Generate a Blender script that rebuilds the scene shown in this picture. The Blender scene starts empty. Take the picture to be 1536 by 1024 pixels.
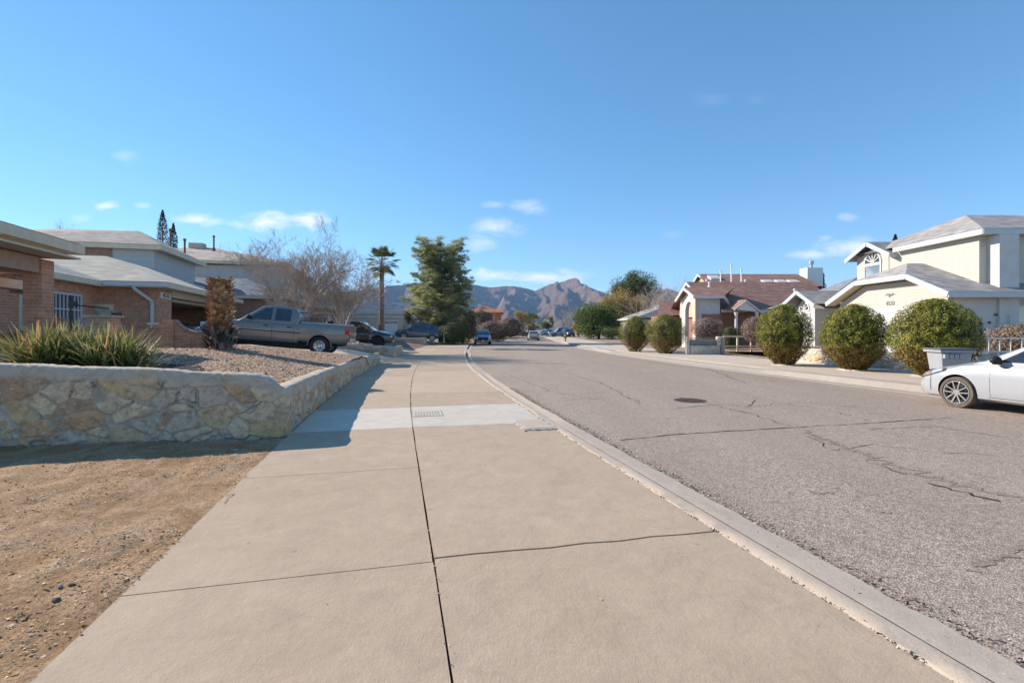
import bpy, math, random
import numpy as np
from mathutils import Vector, Matrix, noise
C = bpy.context.scene.collection
SC = bpy.context.scene
F, HZ, CX, CAM = 720.0, 495.0, 768.0, 1.5
R = math.radians
random.seed(7)
rng = np.random.default_rng(11)

def P(px, py, z=0.0):
    """ground point at height z whose direction is read off the photograph"""
    d = (CAM - z) * F / (py - HZ)
    return ((px - CX) / F * d, d, z)
def X(px, d): return (px - CX) / F * d
def Z(py, d): return CAM + (HZ - py) * d / F

# ------------------------------------------------------------------ helpers
class MB:
    """collects shapes for ONE mesh"""
    def __init__(s): s.v = []; s.f = []; s.m = []; s.mi = 0
    def add(s, vs, fs, mi=None):
        n = len(s.v); s.v += [tuple(v) for v in vs]
        for f in fs:
            s.f.append([n + i for i in f]); s.m.append(s.mi if mi is None else mi)
    def poly(s, *pts): s.add(pts, [list(range(len(pts)))])
    def box(s, x0, x1, y0, y1, z0, z1):
        x0, x1 = min(x0, x1), max(x0, x1); y0, y1 = min(y0, y1), max(y0, y1); z0, z1 = min(z0, z1), max(z0, z1)
        s.add([(x0,y0,z0),(x1,y0,z0),(x1,y1,z0),(x0,y1,z0),(x0,y0,z1),(x1,y0,z1),(x1,y1,z1),(x0,y1,z1)],
              [(0,3,2,1),(4,5,6,7),(0,1,5,4),(1,2,6,5),(2,3,7,6),(3,0,4,7)])
    def beam(s, a, b, w, h, up=(0,0,1)):
        a = Vector(a); b = Vector(b); d = (b - a).normalized(); up = Vector(up)
        r = d.cross(up)
        if r.length < 1e-4: r = d.cross(Vector((0, 1, 0)))
        r.normalize(); u = r.cross(d).normalized()
        q = []
        for p in (a, b):
            for i, j in ((-1,-1),(1,-1),(1,1),(-1,1)): q.append(p + r*(i*w/2) + u*(j*h/2))
        s.add(q, [(0,1,2,3),(7,6,5,4),(0,4,5,1),(1,5,6,2),(2,6,7,3),(3,7,4,0)])
    def prism(s, pts, vec):
        """closed polygon pts swept along vec"""
        v = Vector(vec); n = len(pts); a = [Vector(p) for p in pts]; b = [p + v for p in a]
        s.add(a + b, [list(range(n))[::-1], [n + i for i in range(n)]] + [[i, (i+1) % n, n + (i+1) % n, n + i] for i in range(n)])
    def tube(s, pts, rad, n=6, cap=True):
        pts = [Vector(p) for p in pts]; k = len(pts)
        if not hasattr(rad, '__len__'): rad = [rad] * k
        vs = []; ref = None
        for i, p in enumerate(pts):
            d = (pts[min(i+1, k-1)] - pts[max(i-1, 0)])
            d = d.normalized() if d.length > 1e-9 else Vector((0,0,1))
            if ref is None:
                ref = d.cross(Vector((0,0,1)))
                if ref.length < .1: ref = d.cross(Vector((1,0,0)))
            ref = (ref - d * ref.dot(d))
            if ref.length < 1e-6: ref = d.orthogonal()
            ref.normalize(); o = d.cross(ref)
            for j in range(n):
                a = 2*math.pi*j/n
                vs.append(p + (ref*math.cos(a) + o*math.sin(a)) * rad[i])
        fs = [[i*n+j, i*n+(j+1) % n, (i+1)*n+(j+1) % n, (i+1)*n+j] for i in range(k-1) for j in range(n)]
        if cap: fs += [list(range(n))[::-1], [(k-1)*n+j for j in range(n)]]
        s.add(vs, fs)
    def lathe(s, prof, n=24, axis='z', c=(0,0,0), close=False):
        """prof: (radius, height) pairs"""
        vs = []; k = len(prof)
        for r, h in prof:
            for j in range(n):
                a = 2*math.pi*j/n; p, q = r*math.cos(a), r*math.sin(a)
                vs.append({'z':(p,q,h),'x':(h,p,q),'y':(q,h,p)}[axis])
        vs = [(a+c[0], b+c[1], d+c[2]) for a, b, d in vs]
        fs = [[i*n+j, i*n+(j+1) % n, (i+1)*n+(j+1) % n, (i+1)*n+j] for i in range(k-1) for j in range(n)]
        if close: fs += [list(range(n))[::-1], [(k-1)*n+j for j in range(n)]]
        s.add(vs, fs)
    def ball(s, c, r, n=10, m=7):
        vs = []; rx, ry, rz = r if hasattr(r, '__len__') else (r, r, r)
        for i in range(m+1):
            t = math.pi*i/m
            for j in range(n):
                a = 2*math.pi*j/n
                vs.append((c[0]+rx*math.sin(t)*math.cos(a), c[1]+ry*math.sin(t)*math.sin(a), c[2]-rz*math.cos(t)))
        s.add(vs, [[i*n+j, i*n+(j+1) % n, (i+1)*n+(j+1) % n, (i+1)*n+j] for i in range(m) for j in range(n)])
    def build(s, name, mat, parent=None, smooth=None, bevel=0, merge=False, kind=None):
        me = bpy.data.meshes.new(name); me.from_pydata(s.v, [], s.f)
        mats = mat if isinstance(mat, (list, tuple)) else [mat]
        for m in mats: me.materials.append(m)
        if len(mats) > 1: me.polygons.foreach_set('material_index', s.m)
        if merge:
            import bmesh
            b = bmesh.new(); b.from_mesh(me); bmesh.ops.remove_doubles(b, verts=b.verts, dist=1e-4)
            bmesh.ops.recalc_face_normals(b, faces=b.faces); b.to_mesh(me); b.free()
        me.update()
        if smooth is not None:
            me.shade_smooth() if smooth >= 180 else me.set_sharp_from_angle(angle=R(smooth))
            if smooth < 180: me.polygons.foreach_set('use_smooth', [True]*len(me.polygons))
        o = bpy.data.objects.new(name, me); C.objects.link(o)
        if parent is not None: o.parent = parent
        if bevel:
            md = o.modifiers.new('bevel', 'BEVEL'); md.width = bevel; md.segments = 2; md.limit_method = 'ANGLE'; md.angle_limit = R(35)
        if kind: o['kind'] = kind
        return o

def tag(o, label=None, cat=None, group=None, kind=None):
    if label: o['label'] = label
    if cat: o['category'] = cat
    if group: o['group'] = group
    if kind: o['kind'] = kind
    return o
def thing(name, label, cat, loc=(0,0,0), rz=0.0, group=None):
    o = bpy.data.objects.new(name, None); C.objects.link(o)
    o.empty_display_size = .2
    o.location = loc; o.rotation_euler = (0, 0, rz)
    return tag(o, label, cat, group)
def kids(o): return [c for c in bpy.data.objects if c.parent == o]
def copy_tree(o, parent=None):
    c = o.copy(); C.objects.link(c); c.parent = parent
    for ch in kids(o): copy_tree(ch, c)
    return c
def quads_mesh(name, V, nper, mat, parent=None, col=None, smooth=False):
    """V: (N*nper,3) array, each nper verts one face; col: (N,) value attribute 'tone'"""
    me = bpy.data.meshes.new(name); nv = len(V); nf = nv // nper
    me.vertices.add(nv); me.vertices.foreach_set('co', np.asarray(V, np.float32).ravel())
    me.loops.add(nv); me.loops.foreach_set('vertex_index', np.arange(nv, dtype=np.int32))
    me.polygons.add(nf); me.polygons.foreach_set('loop_start', np.arange(0, nv, nper, dtype=np.int32))
    me.update(calc_edges=True)
    if col is not None:
        a = me.attributes.new('tone', 'FLOAT', 'FACE'); a.data.foreach_set('value', np.asarray(col, np.float32))
    for m in (mat if isinstance(mat, (list, tuple)) else [mat]): me.materials.append(m)
    o = bpy.data.objects.new(name, me); C.objects.link(o)
    if parent is not None: o.parent = parent
    return o
def unit(a): return a / np.maximum(np.linalg.norm(a, axis=-1, keepdims=True), 1e-9)
def leaves(c, n, L, W, spread=.8):
    """rhombus leaves at centres c, roughly facing n; returns (N*4,3)"""
    N = len(c); n = unit(n + rng.normal(0, spread, (N, 3)))
    a = unit(np.cross(n, rng.normal(0, 1, (N, 3)))); b = np.cross(n, a)
    L = np.broadcast_to(L, (N,))[:, None] * rng.uniform(.7, 1.3, (N, 1)); W = np.broadcast_to(W, (N,))[:, None] * rng.uniform(.7, 1.3, (N, 1))
    out = np.stack([c - a*L/2, c + b*W/2 + n*W*.15, c + a*L/2, c - b*W/2 + n*W*.15], 1)
    return out.reshape(-1, 3)

# ------------------------------------------------------------------ materials
class N:
    def __init__(s, name, rough=.8, spec=.3):
        s.m = bpy.data.materials.new(name); s.m.use_nodes = True
        s.t = s.m.node_tree; s.b = s.t.nodes['Principled BSDF']
        s.b.inputs['Roughness'].default_value = rough
        s.b.inputs['Specular IOR Level'].default_value = spec
        s._co = None
    def n(s, typ, **kw):
        nd = s.t.nodes.new(typ)
        for k, v in kw.items():
            if k.startswith('i_'):
                key = k[2:]; key = int(key) if key.isdigit() else key.replace('_', ' ')
                sock = nd.inputs[key]
                if hasattr(v, 'is_linked') or isinstance(v, bpy.types.NodeSocket): s.t.links.new(v, sock)
                else: sock.default_value = v
            else: setattr(nd, k, v)
        return nd
    def l(s, a, b): s.t.links.new(a, b)
    @property
    def co(s):
        if s._co is None: s._co = s.n('ShaderNodeTexCoord').outputs['Object']
        return s._co
    def scale(s, v, k): return s.n('ShaderNodeMapping', i_Vector=v, i_Scale=k).outputs[0]
    def noise(s, scale, detail=4, rough=.55, v=None, dist=0.0):
        return s.n('ShaderNodeTexNoise', i_Vector=v or s.co, i_Scale=scale, i_Detail=detail, i_Roughness=rough, i_Distortion=dist).outputs['Fac']
    def ramp(s, f, stops, interp='LINEAR'):
        nd = s.n('ShaderNodeValToRGB', i_Fac=f); cr = nd.color_ramp; cr.interpolation = interp
        while len(cr.elements) < len(stops): cr.elements.new(.5)
        for e, (p, c) in zip(cr.elements, stops):
            e.position = p
            e.color = (c, c, c, 1) if not hasattr(c, '__len__') else (*c, 1)
        return nd.outputs['Color']
    def mix(s, f, a, b, mode='MIX'):
        nd = s.n('ShaderNodeMix', data_type='RGBA', blend_type=mode)
        for k, v in ((0, f), (6, a), (7, b)):
            if isinstance(v, bpy.types.NodeSocket): s.l(v, nd.inputs[k])
            else: nd.inputs[k].default_value = (*v, 1) if hasattr(v, '__len__') else v
        return nd.outputs[2]
    def math(s, op, a, b=0.0, clamp=False):
        nd = s.n('ShaderNodeMath', operation=op, use_clamp=clamp)
        for i, v in enumerate((a, b)):
            if isinstance(v, bpy.types.NodeSocket): s.l(v, nd.inputs[i])
            else: nd.inputs[i].default_value = v
        return nd.outputs[0]
    def bump(s, h, strength=.3, dist=.02, prev=None):
        nd = s.n('ShaderNodeBump', i_Strength=strength, i_Distance=dist, i_Height=h)
        if prev: s.l(prev, nd.inputs['Normal'])
        return nd.outputs[0]
    def done(s, col=None, normal=None, rough=None, metal=None, coat=None):
        for key, v in (('Base Color', col), ('Normal', normal), ('Roughness', rough), ('Metallic', metal), ('Coat Weight', coat)):
            if v is None: continue
            if isinstance(v, bpy.types.NodeSocket): s.l(v, s.b.inputs[key])
            else: s.b.inputs[key].default_value = (*v, 1) if hasattr(v, '__len__') else v
        return s.m

M = {}
def simple(name, col, rough=.7, var=.12, scale=8, bump=0.0, metal=0.0, spec=.3, coat=0.0):
    k = N(name, rough, spec)
    f = k.noise(scale, 5, .6)
    c = k.mix(k.ramp(f, [(.3, 0), (.7, 1)]), tuple(x*(1-var) for x in col), tuple(min(1, x*(1+var)) for x in col))
    nm = k.bump(k.noise(scale*6, 4, .7), bump, .01) if bump else None
    M[name] = k.done(c, nm, None, metal, coat); return M[name]

# --- paving
def concrete(name, base, stain=(.30,.21,.14), amt=.5):
    k = N(name, .88, .25)
    big = k.noise(.55, 4, .6); mid = k.noise(3.1, 6, .7, dist=.6); fine = k.noise(95, 3, .7)
    c = k.mix(k.ramp(mid, [(.28, 0), (.72, 1)]), tuple(x*.87 for x in base), tuple(x*1.09 for x in base))
    c = k.mix(k.math('MULTIPLY', k.ramp(big, [(.45, 0), (.75, 1)]), amt*.6), c, stain)
    c = k.mix(k.math('MULTIPLY', k.ramp(fine, [(.56, 0), (.72, 1)]), .35), c, tuple(x*.55 for x in base))
    c = k.mix(k.math('MULTIPLY', k.ramp(k.noise(60, 2, .6), [(.62, 0), (.72, 1)]), .25), c, tuple(min(1, x*1.5) for x in base))
    st = k.scale(k.co, (1.2, 7.0, 1)); c = k.mix(k.math('MULTIPLY', k.ramp(k.noise(1.6, 6, .75, st, 1.4), [(.5, 0), (.75, 1)]), .22), c, tuple(min(1, x*1.28) for x in base))
    c = k.mix(k.math('MULTIPLY', k.ramp(k.noise(1.1, 7, .8, None, 2.2), [(.54, 0), (.62, 1), (.70, 0)]), .16), c, tuple(x*.6 for x in base))
    v = k.n('ShaderNodeTexVoronoi', i_Vector=k.co, i_Scale=2.3).outputs['Distance']
    spots = k.ramp(v, [(.0, 1), (.035, .8), (.05, 0)])
    c = k.mix(k.math('MULTIPLY', spots, .45), c, tuple(x*.35 for x in base))
    c = k.mix(k.math('MULTIPLY', k.ramp(k.noise(210, 2, .8), [(.6, 0), (.68, 1)]), .38), c, tuple(x*.42 for x in base))
    br = k.noise(1.0, 4, .8, k.scale(k.co, (150, 9, 9)), .3)
    c = k.mix(k.math('MULTIPLY', k.ramp(br, [(.45, 0), (.7, 1)]), .16), c, tuple(x*.6 for x in base))
    nm = k.bump(k.noise(7, 5, .7), .35, .02); nm = k.bump(br, .25, .004, nm); nm = k.bump(fine, .35, .004, nm)
    hv = k.n('ShaderNodeHueSaturation', i_Color=c, i_Value=k.math('ADD', k.n('ShaderNodeAttribute', attribute_name='slab_tone').outputs['Fac'], 1.0))
    M[name] = k.done(hv.outputs[0], nm)
concrete('concrete', (.48,.366,.265), (.33,.225,.145))
concrete('concrete_pale', (.58,.515,.435), (.45,.38,.31), .3)
concrete('kerb_concrete', (.50,.405,.32), amt=.3)
concrete('far_kerb', (.37,.32,.27), amt=.3)
concrete('drive_concrete', (.55,.455,.365), amt=.3)

def asphalt():
    k = N('asphalt', .9, .25)
    v = k.n('ShaderNodeTexVoronoi', i_Vector=k.co, i_Scale=95.0, i_Randomness=1.0)
    peb = k.n('ShaderNodeSeparateColor', i_Color=v.outputs['Color']).outputs[0]
    c = k.ramp(peb, [(0, (.12,.086,.065)), (.16, (.33,.25,.195)), (.5, (.47,.365,.29)), (.8, (.57,.455,.365)), (1, (.76,.64,.53))])
    v2 = k.n('ShaderNodeTexVoronoi', i_Vector=k.co, i_Scale=23.0)
    p2 = k.n('ShaderNodeSeparateColor', i_Color=v2.outputs['Color']).outputs[1]
    c = k.mix(k.math('MULTIPLY', k.ramp(p2, [(.72, 0), (.9, 1)]), .28), c, (.10,.075,.065))
    gap = k.ramp(v.outputs['Distance'], [(.25, 0), (.75, 1)])
    c = k.mix(k.math('MULTIPLY', gap, .6), c, (.12,.088,.07))
    c = k.mix(k.math('MULTIPLY', k.ramp(k.noise(.35, 4, .65), [(.35, 0), (.7, 1)]), .38), c, (.40,.31,.245))
    c = k.mix(k.math('MULTIPLY', k.ramp(k.noise(1.3, 5, .7, dist=1.0), [(.57, 0), (.72, 1)]), .35), c, (.15,.105,.085))
    mp = k.n('ShaderNodeMapping', i_Vector=k.co, i_Rotation=(0, 0, -.235), i_Scale=(.75, .05, 1)).outputs[0]
    c = k.mix(k.math('MULTIPLY', k.ramp(k.noise(1.0, 5, .6, mp, .5), [(.42, 0), (.68, 1)]), .30), c, (.25,.185,.145))
    c = k.mix(k.math('MULTIPLY', k.ramp(k.noise(.55, 6, .75, None, 1.5), [(.60, 0), (.68, 1)]), .22), c, (.20,.14,.105))
    nm = k.bump(v.outputs['Distance'], .6, .006)
    M['asphalt'] = k.done(c, nm)
asphalt()
simple('road_wear', (.32,.24,.185), .95, .5, 45, .8)
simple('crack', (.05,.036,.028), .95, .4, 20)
simple('soil_dark', (.10,.075,.055), .95, .4, 10, .4)

def dirt():
    k = N('dirt', .95, .1)
    mid = k.noise(2.2, 7, .72, dist=.8); fine = k.noise(38, 5, .75); grit = k.noise(150, 3, .7)
    c = k.ramp(mid, [(.28, (.22,.125,.055)), (.44, (.41,.245,.130)), (.58, (.55,.365,.225)), (.72, (.66,.475,.32))])
    c = k.mix(k.math('MULTIPLY', k.ramp(fine, [(.42, 1), (.6, 0)]), .6), c, (.17,.105,.06))
    c = k.mix(k.math('MULTIPLY', k.ramp(grit, [(.56, 0), (.7, 1)]), .45), c, (.55,.43,.30))
    nm = k.bump(mid, .6, .06); nm = k.bump(fine, .8, .02, nm); nm = k.bump(grit, .5, .006, nm)
    M['dirt'] = k.done(c, nm)
dirt()
def gravel(name, stops, sc=26):
    k = N(name, .9, .2)
    v = k.n('ShaderNodeTexVoronoi', i_Vector=k.co, i_Scale=float(sc))
    g = k.n('ShaderNodeSeparateColor', i_Color=v.outputs['Color']).outputs[0]
    c = k.ramp(g, stops)
    c = k.mix(k.ramp(v.outputs['Distance'], [(.3, 0), (.8, .75)]), c, (.09,.055,.04))
    c = k.mix(k.math('MULTIPLY', k.ramp(k.noise(.9, 4), [(.4, 0), (.7, 1)]), .3), c, tuple(x*.7 for x in stops[1][1]))
    nm = k.bump(k.math('SUBTRACT', 1.0, v.outputs['Distance']), 1.0, .03)
    M[name] = k.done(c, nm)
gravel('gravel', [(0, (.20,.10,.065)), (.4, (.46,.30,.20)), (.75, (.60,.42,.29)), (1, (.72,.58,.45))])
gravel('gravel_red', [(0, (.18,.08,.06)), (.4, (.40,.22,.17)), (.75, (.52,.31,.25)), (1, (.62,.46,.40))], 20)
gravel('desert', [(0, (.25,.18,.12)), (.4, (.42,.33,.25)), (.75, (.50,.40,.31)), (1, (.6,.5,.42))], 6)

def stone(name, cols, mortar, sc=3.2, edge=.10):
    k = N(name, .9, .2)
    warp = k.n('ShaderNodeTexNoise', i_Vector=k.co, i_Scale=2.6, i_Detail=3.0).outputs['Color']
    co = k.mix(.12, k.co, warp)
    co = k.scale(co, (1, 1, 1.5))
    v = k.n('ShaderNodeTexVoronoi', i_Vector=co, i_Scale=sc, i_Randomness=.85)
    e = k.n('ShaderNodeTexVoronoi', feature='DISTANCE_TO_EDGE', i_Vector=co, i_Scale=sc, i_Randomness=.85).outputs['Distance']
    g = k.n('ShaderNodeSeparateColor', i_Color=v.outputs['Color']).outputs[0]
    nn = len(cols)
    c = k.ramp(g, [(i/nn, cc) for i, cc in enumerate(cols)], 'CONSTANT')
    mot = k.noise(11, 6, .75)
    c = k.mix(k.ramp(mot, [(.3, .55), (.6, 0)]), c, (.16,.12,.09))
    c = k.mix(k.ramp(k.noise(16, 5, .7), [(.55, 0), (.75, .5)]), c, (.56,.50,.43))
    en = k.math('ADD', e, k.math('MULTIPLY', k.math('SUBTRACT', k.noise(7, 4, .7), .5), .22))
    f = k.ramp(en, [(edge*.45, 1), (edge, 0)])
    mo = k.mix(k.ramp(k.noise(9, 5, .7), [(.3, 0), (.7, 1)]), tuple(x*.75 for x in mortar), tuple(x*1.12 for x in mortar))
    c = k.mix(f, c, mo)
    # thin crevices between some stones
    cre = k.math('MULTIPLY', k.ramp(en, [(0.0, 0), (edge*.95, 0), (edge*1.05, 1), (edge*1.2, 0)]), k.ramp(k.noise(2.1, 2), [(.5, 0), (.6, .8)]))
    c = k.mix(cre, c, (.06,.05,.045))
    nm = k.bump(k.ramp(en, [(edge*.4, 0), (edge*2.2, 1)]), .7, .035); nm = k.bump(mot, .5, .02, nm); nm = k.bump(k.noise(70, 3, .7), .4, .006, nm)
    M[name] = k.done(c, nm)
stone('rock_wall', [(.36,.27,.185), (.42,.25,.105), (.33,.285,.24), (.46,.375,.28), (.27,.18,.125), (.40,.33,.26), (.48,.30,.14), (.34,.30,.265)], (.34,.315,.295), 2.9, .16)
stone('rock_wall_pale', [(.62,.52,.40), (.66,.50,.30), (.60,.54,.47), (.68,.60,.5), (.52,.42,.33)], (.62,.58,.52), 3.0, .09)
simple('mortar_cap', (.40,.375,.35), .9, .22, 5, .5)

# --- walls and roofs (faces along local x or y: x+y runs along the wall)
def wallco(k):
    s = k.n('ShaderNodeSeparateXYZ', i_Vector=k.co)
    u = k.math('ADD', s.outputs[0], s.outputs[1])
    return k.n('ShaderNodeCombineXYZ', i_0=u, i_1=s.outputs[2], i_2=0.0).outputs[0], s.outputs[2]
def brick(name, a, b, mortar):
    k = N(name, .9, .2); co, z = wallco(k)
    t = k.n('ShaderNodeTexBrick', i_Vector=co, i_Color1=(*a, 1), i_Color2=(*b, 1), i_Mortar=(*mortar, 1), i_Scale=1.0, i_Mortar_Size=.007, i_Mortar_Smooth=.2, i_Bias=-.1)
    t.inputs['Brick Width'].default_value = .235; t.inputs['Row Height'].default_value = .078
    c = k.mix(k.ramp(k.noise(5, 4, .7), [(.35, 0), (.7, .5)]), t.outputs['Color'], (.26,.125,.09))
    c = k.mix(k.ramp(k.noise(17, 3, .7), [(.55, 0), (.72, .4)]), c, (.50,.36,.28))
    nm = k.bump(k.math('SUBTRACT', 1.0, t.outputs['Fac']), .5, .008); nm = k.bump(k.noise(60, 3), .3, .004, nm)
    M[name] = k.done(c, nm)
brick('brick', (.66,.31,.175), (.50,.215,.12), (.64,.49,.37))
brick('brick_tan', (.42,.26,.18), (.32,.18,.12), (.42,.36,.31))
brick('brick_dark', (.34,.155,.105), (.27,.125,.085), (.38,.29,.23))
def siding(name, col, pitch=.16):
    k = N(name, .6, .3); co, z = wallco(k)
    saw = k.math('FRACT', k.math('DIVIDE', z, pitch))
    c = k.mix(k.ramp(saw, [(.0, .75), (.05, .6), (.10, 0)]), col, tuple(x*.74 for x in col))
    c = k.mix(k.ramp(k.noise(1.5, 5, .7), [(.35, 0), (.8, .22)]), c, tuple(x*.8 for x in col))
    nm = k.bump(k.ramp(saw, [(0, 0), (.08, 1), (1, .5)]), .6, .012)
    M[name] = k.done(c, nm)
siding('siding_cream', (.51,.485,.43), .13); siding('siding_tan', (.62,.56,.45)); siding('siding_white', (.80,.78,.74))
siding('siding_grey', (.50,.51,.50), .3)
siding('shake_grey', (.40,.41,.42), .25)
simple('stucco_white', (.58,.565,.55), .85, .07, 3, .25)
simple('stucco_tan', (.55,.42,.31), .85, .1, 3, .3)
simple('stucco_grey', (.55,.53,.51), .85, .09, 3, .25)
simple('stucco_red', (.45,.15,.07), .85, .12, 3, .25)
simple('trim_white', (.62,.605,.58), .5, .06, 6)
simple('trim_cream', (.66,.55,.40), .6, .09, 5)
simple('trim_beige', (.58,.49,.36), .6, .08, 5)
simple('trim_bluegrey', (.52,.56,.57), .55, .07, 6)
simple('trim_brown', (.40,.28,.19), .7, .12, 6)
simple('brown_wood', (.20,.11,.065), .75, .2, 9, .2)
def shingle(name, a, b, hl, pitch=.075):
    k = N(name, .9, .15)
    s = k.n('ShaderNodeSeparateXYZ', i_Vector=k.co); z = s.outputs[2]
    row = k.math('FLOOR', k.math('DIVIDE', z, pitch)); saw = k.math('FRACT', k.math('DIVIDE', z, pitch))
    u = k.math('ADD', s.outputs[0], s.outputs[1])
    cell = k.n('ShaderNodeCombineXYZ', i_0=k.math('FLOOR', k.math('ADD', k.math('MULTIPLY', u, 3.3), k.math('MULTIPLY', row, 1.37))), i_1=row, i_2=0.0).outputs[0]
    w = k.n('ShaderNodeTexWhiteNoise', noise_dimensions='3D', i_Vector=cell).outputs['Value']
    c = k.ramp(w, [(0, a), (.6, b), (1, hl)])
    c = k.mix(k.ramp(saw, [(0, .7), (.14, .25), (.3, 0)]), c, tuple(x*.45 for x in a))
    c = k.mix(k.ramp(k.noise(.8, 5, .7), [(.4, 0), (.75, .5)]), c, tuple(x*.65 for x in b))
    c = k.mix(k.ramp(k.noise(45, 3, .7), [(.5, 0), (.7, .3)]), c, hl)
    nm = k.bump(saw, .5, .015)
    M[name] = k.done(c, nm)
shingle('shingle_pink', (.42,.33,.275), (.52,.415,.345), (.60,.50,.43))
shingle('shingle_tan', (.50,.42,.33), (.60,.51,.40), (.68,.60,.49))
shingle('shingle_grey', (.26,.24,.235), (.37,.335,.32), (.50,.46,.44), .09)
shingle('shingle_brown', (.27,.145,.11), (.34,.19,.15), (.42,.25,.20), .11)
shingle('shingle_slate', (.20,.215,.235), (.26,.275,.295), (.33,.34,.355))
shingle('tile_orange', (.42,.14,.06), (.52,.19,.085), (.6,.28,.15), .16)
def glass(name, col=(.035,.045,.055), rough=.04):
    k = N(name, rough, .9); k.b.inputs['IOR'].default_value = 1.5
    c = k.mix(k.ramp(k.noise(1.2, 3), [(.4, 0), (.65, 1)]), col, tuple(x*1.9 for x in col))
    M[name] = k.done(c, None, None, 0.0, .6)
glass('glass'); glass('glass_light', (.22,.24,.25), .12); glass('glass_blue', (.16,.19,.22), .10); glass('car_glass', (.012,.016,.018), .02)
simple('dark', (.012,.012,.014), .8, .2)
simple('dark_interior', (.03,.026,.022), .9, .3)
simple('black_metal', (.02,.02,.022), .45, .2, spec=.5)
simple('iron_grey', (.20,.205,.21), .6, .2)
simple('cast_iron', (.085,.062,.052), .75, .35, 30, .5)
simple('galv', (.42,.42,.41), .45, .12, metal=.5)
simple('rust_pipe', (.20,.10,.06), .8, .25)
simple('blind', (.50,.50,.48), .6, .1)
# --- cars
def paint(name, col, rough=.28, metal=.0, coat=1.0, dust=.12):
    k = N(name, rough, .5)
    f = k.noise(2.5, 5, .65)
    c = k.mix(k.ramp(f, [(.35, 0), (.75, dust)]), col, (.33,.28,.23))
    k.b.inputs['Coat Roughness'].default_value = .06
    M[name] = k.done(c, None, None, metal, coat)
paint('paint_silver', (.22,.205,.185), .36, .55, .8, .22)
paint('paint_white', (.385,.395,.415), .3, 0, 1, .05)
paint('paint_black', (.010,.012,.018), .25, 0, 1, .08)
paint('paint_bluegrey', (.075,.085,.11), .3, .3, 1, .1)
paint('paint_grey', (.10,.11,.125), .3, .4, 1, .1)
simple('tyre', (.028,.026,.025), .85, .3, 20)
simple('tyre_dusty', (.13,.105,.085), .9, .25, 12)
simple('plastic_black', (.022,.022,.024), .55, .15)
simple('plastic_trim', (.05,.05,.052), .6, .15)
simple('chrome', (.75,.75,.75), .12, .03, metal=1.0)
simple('alloy', (.62,.61,.59), .3, .06, metal=.85)
simple('alloy_dark', (.035,.035,.038), .4, .1, metal=.4)
simple('lamp_red', (.45,.02,.015), .15, .1, coat=1.0)
simple('lamp_clear', (.62,.62,.62), .1, .1, metal=.4, coat=1.0)
simple('lamp_amber', (.42,.17,.06), .2, .1, coat=1.0)
simple('seat_cloth', (.10,.095,.09), .9, .2)
# --- plants
def leafmat(name, stops, rough=.6, trans=.25):
    k = N(name, rough, .25)
    a = k.n('ShaderNodeAttribute', attribute_name='tone').outputs['Fac']
    c = k.ramp(a, stops)
    k.done(c)
    if trans:
        tr = k.n('ShaderNodeBsdfTranslucent'); k.l(c, tr.inputs['Color'])
        mx = k.n('ShaderNodeMixShader'); mx.inputs[0].default_value = trans
        k.l(k.b.outputs[0], mx.inputs[1]); k.l(tr.outputs[0], mx.inputs[2])
        k.l(mx.outputs[0], k.t.nodes['Material Output'].inputs['Surface'])
    M[name] = k.m
leafmat('leaf_bush', [(0, (.03,.04,.008)), (.3, (.10,.115,.016)), (.6, (.24,.235,.035)), (.88, (.44,.38,.085)), (.94, (.34,.20,.06)), (1, (.22,.11,.04))])
leafmat('leaf_hedge', [(0, (.035,.05,.012)), (.5, (.075,.105,.02)), (1, (.15,.17,.04))])
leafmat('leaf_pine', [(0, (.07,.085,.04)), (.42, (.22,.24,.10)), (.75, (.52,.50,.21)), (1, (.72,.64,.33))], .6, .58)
leafmat('leaf_dark', [(0, (.03,.045,.015)), (.5, (.085,.115,.032)), (1, (.21,.22,.07))])
leafmat('leaf_green', [(0, (.04,.065,.015)), (.5, (.10,.14,.03)), (1, (.21,.25,.07))])
leafmat('leaf_gold', [(0, (.20,.13,.04)), (.5, (.40,.27,.085)), (1, (.56,.43,.17))])
leafmat('leaf_tan', [(0, (.16,.11,.075)), (.5, (.30,.215,.155)), (1, (.45,.35,.27))])
leafmat('leaf_pinkbrown', [(0, (.18,.115,.09)), (.5, (.31,.215,.175)), (1, (.45,.34,.28))])
leafmat('leaf_cypress', [(0, (.012,.022,.012)), (.5, (.03,.05,.022)), (1, (.07,.085,.04))])
leafmat('blade', [(0, (.06,.08,.03)), (.45, (.16,.18,.055)), (.75, (.32,.30,.11)), (.9, (.60,.50,.29)), (1, (.50,.28,.13))], .5, .35)
leafmat('palm_leaf', [(0, (.07,.09,.035)), (.5, (.19,.20,.085)), (.8, (.36,.31,.15)), (1, (.46,.32,.17))])
leafmat('frond_base', [(0, (.22,.11,.05)), (.4, (.50,.30,.155)), (.75, (.70,.49,.30)), (1, (.80,.68,.5))], .8, 0)
leafmat('frond_base_grey', [(0, (.03,.028,.026)), (.5, (.11,.10,.095)), (1, (.30,.28,.26))], .85, 0)
leafmat('chips', [(0, (.17,.095,.045)), (.4, (.40,.26,.13)), (.8, (.60,.43,.25)), (1, (.76,.61,.42))], .9, 0)
leafmat('pebble', [(0, (.30,.155,.095)), (.4, (.56,.36,.23)), (.8, (.68,.48,.33)), (1, (.78,.64,.5))], .85, 0)
leafmat('road_grit', [(0, (.05,.036,.03)), (.4, (.17,.13,.10)), (.8, (.36,.29,.24)), (1, (.55,.48,.4))], .9, 0)
simple('bark', (.15,.105,.075), .95, .3, 14, .7)
simple('bark_grey', (.23,.185,.155), .95, .25, 14, .5)
simple('twig', (.46,.365,.295), .9, .25, 3)
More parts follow.
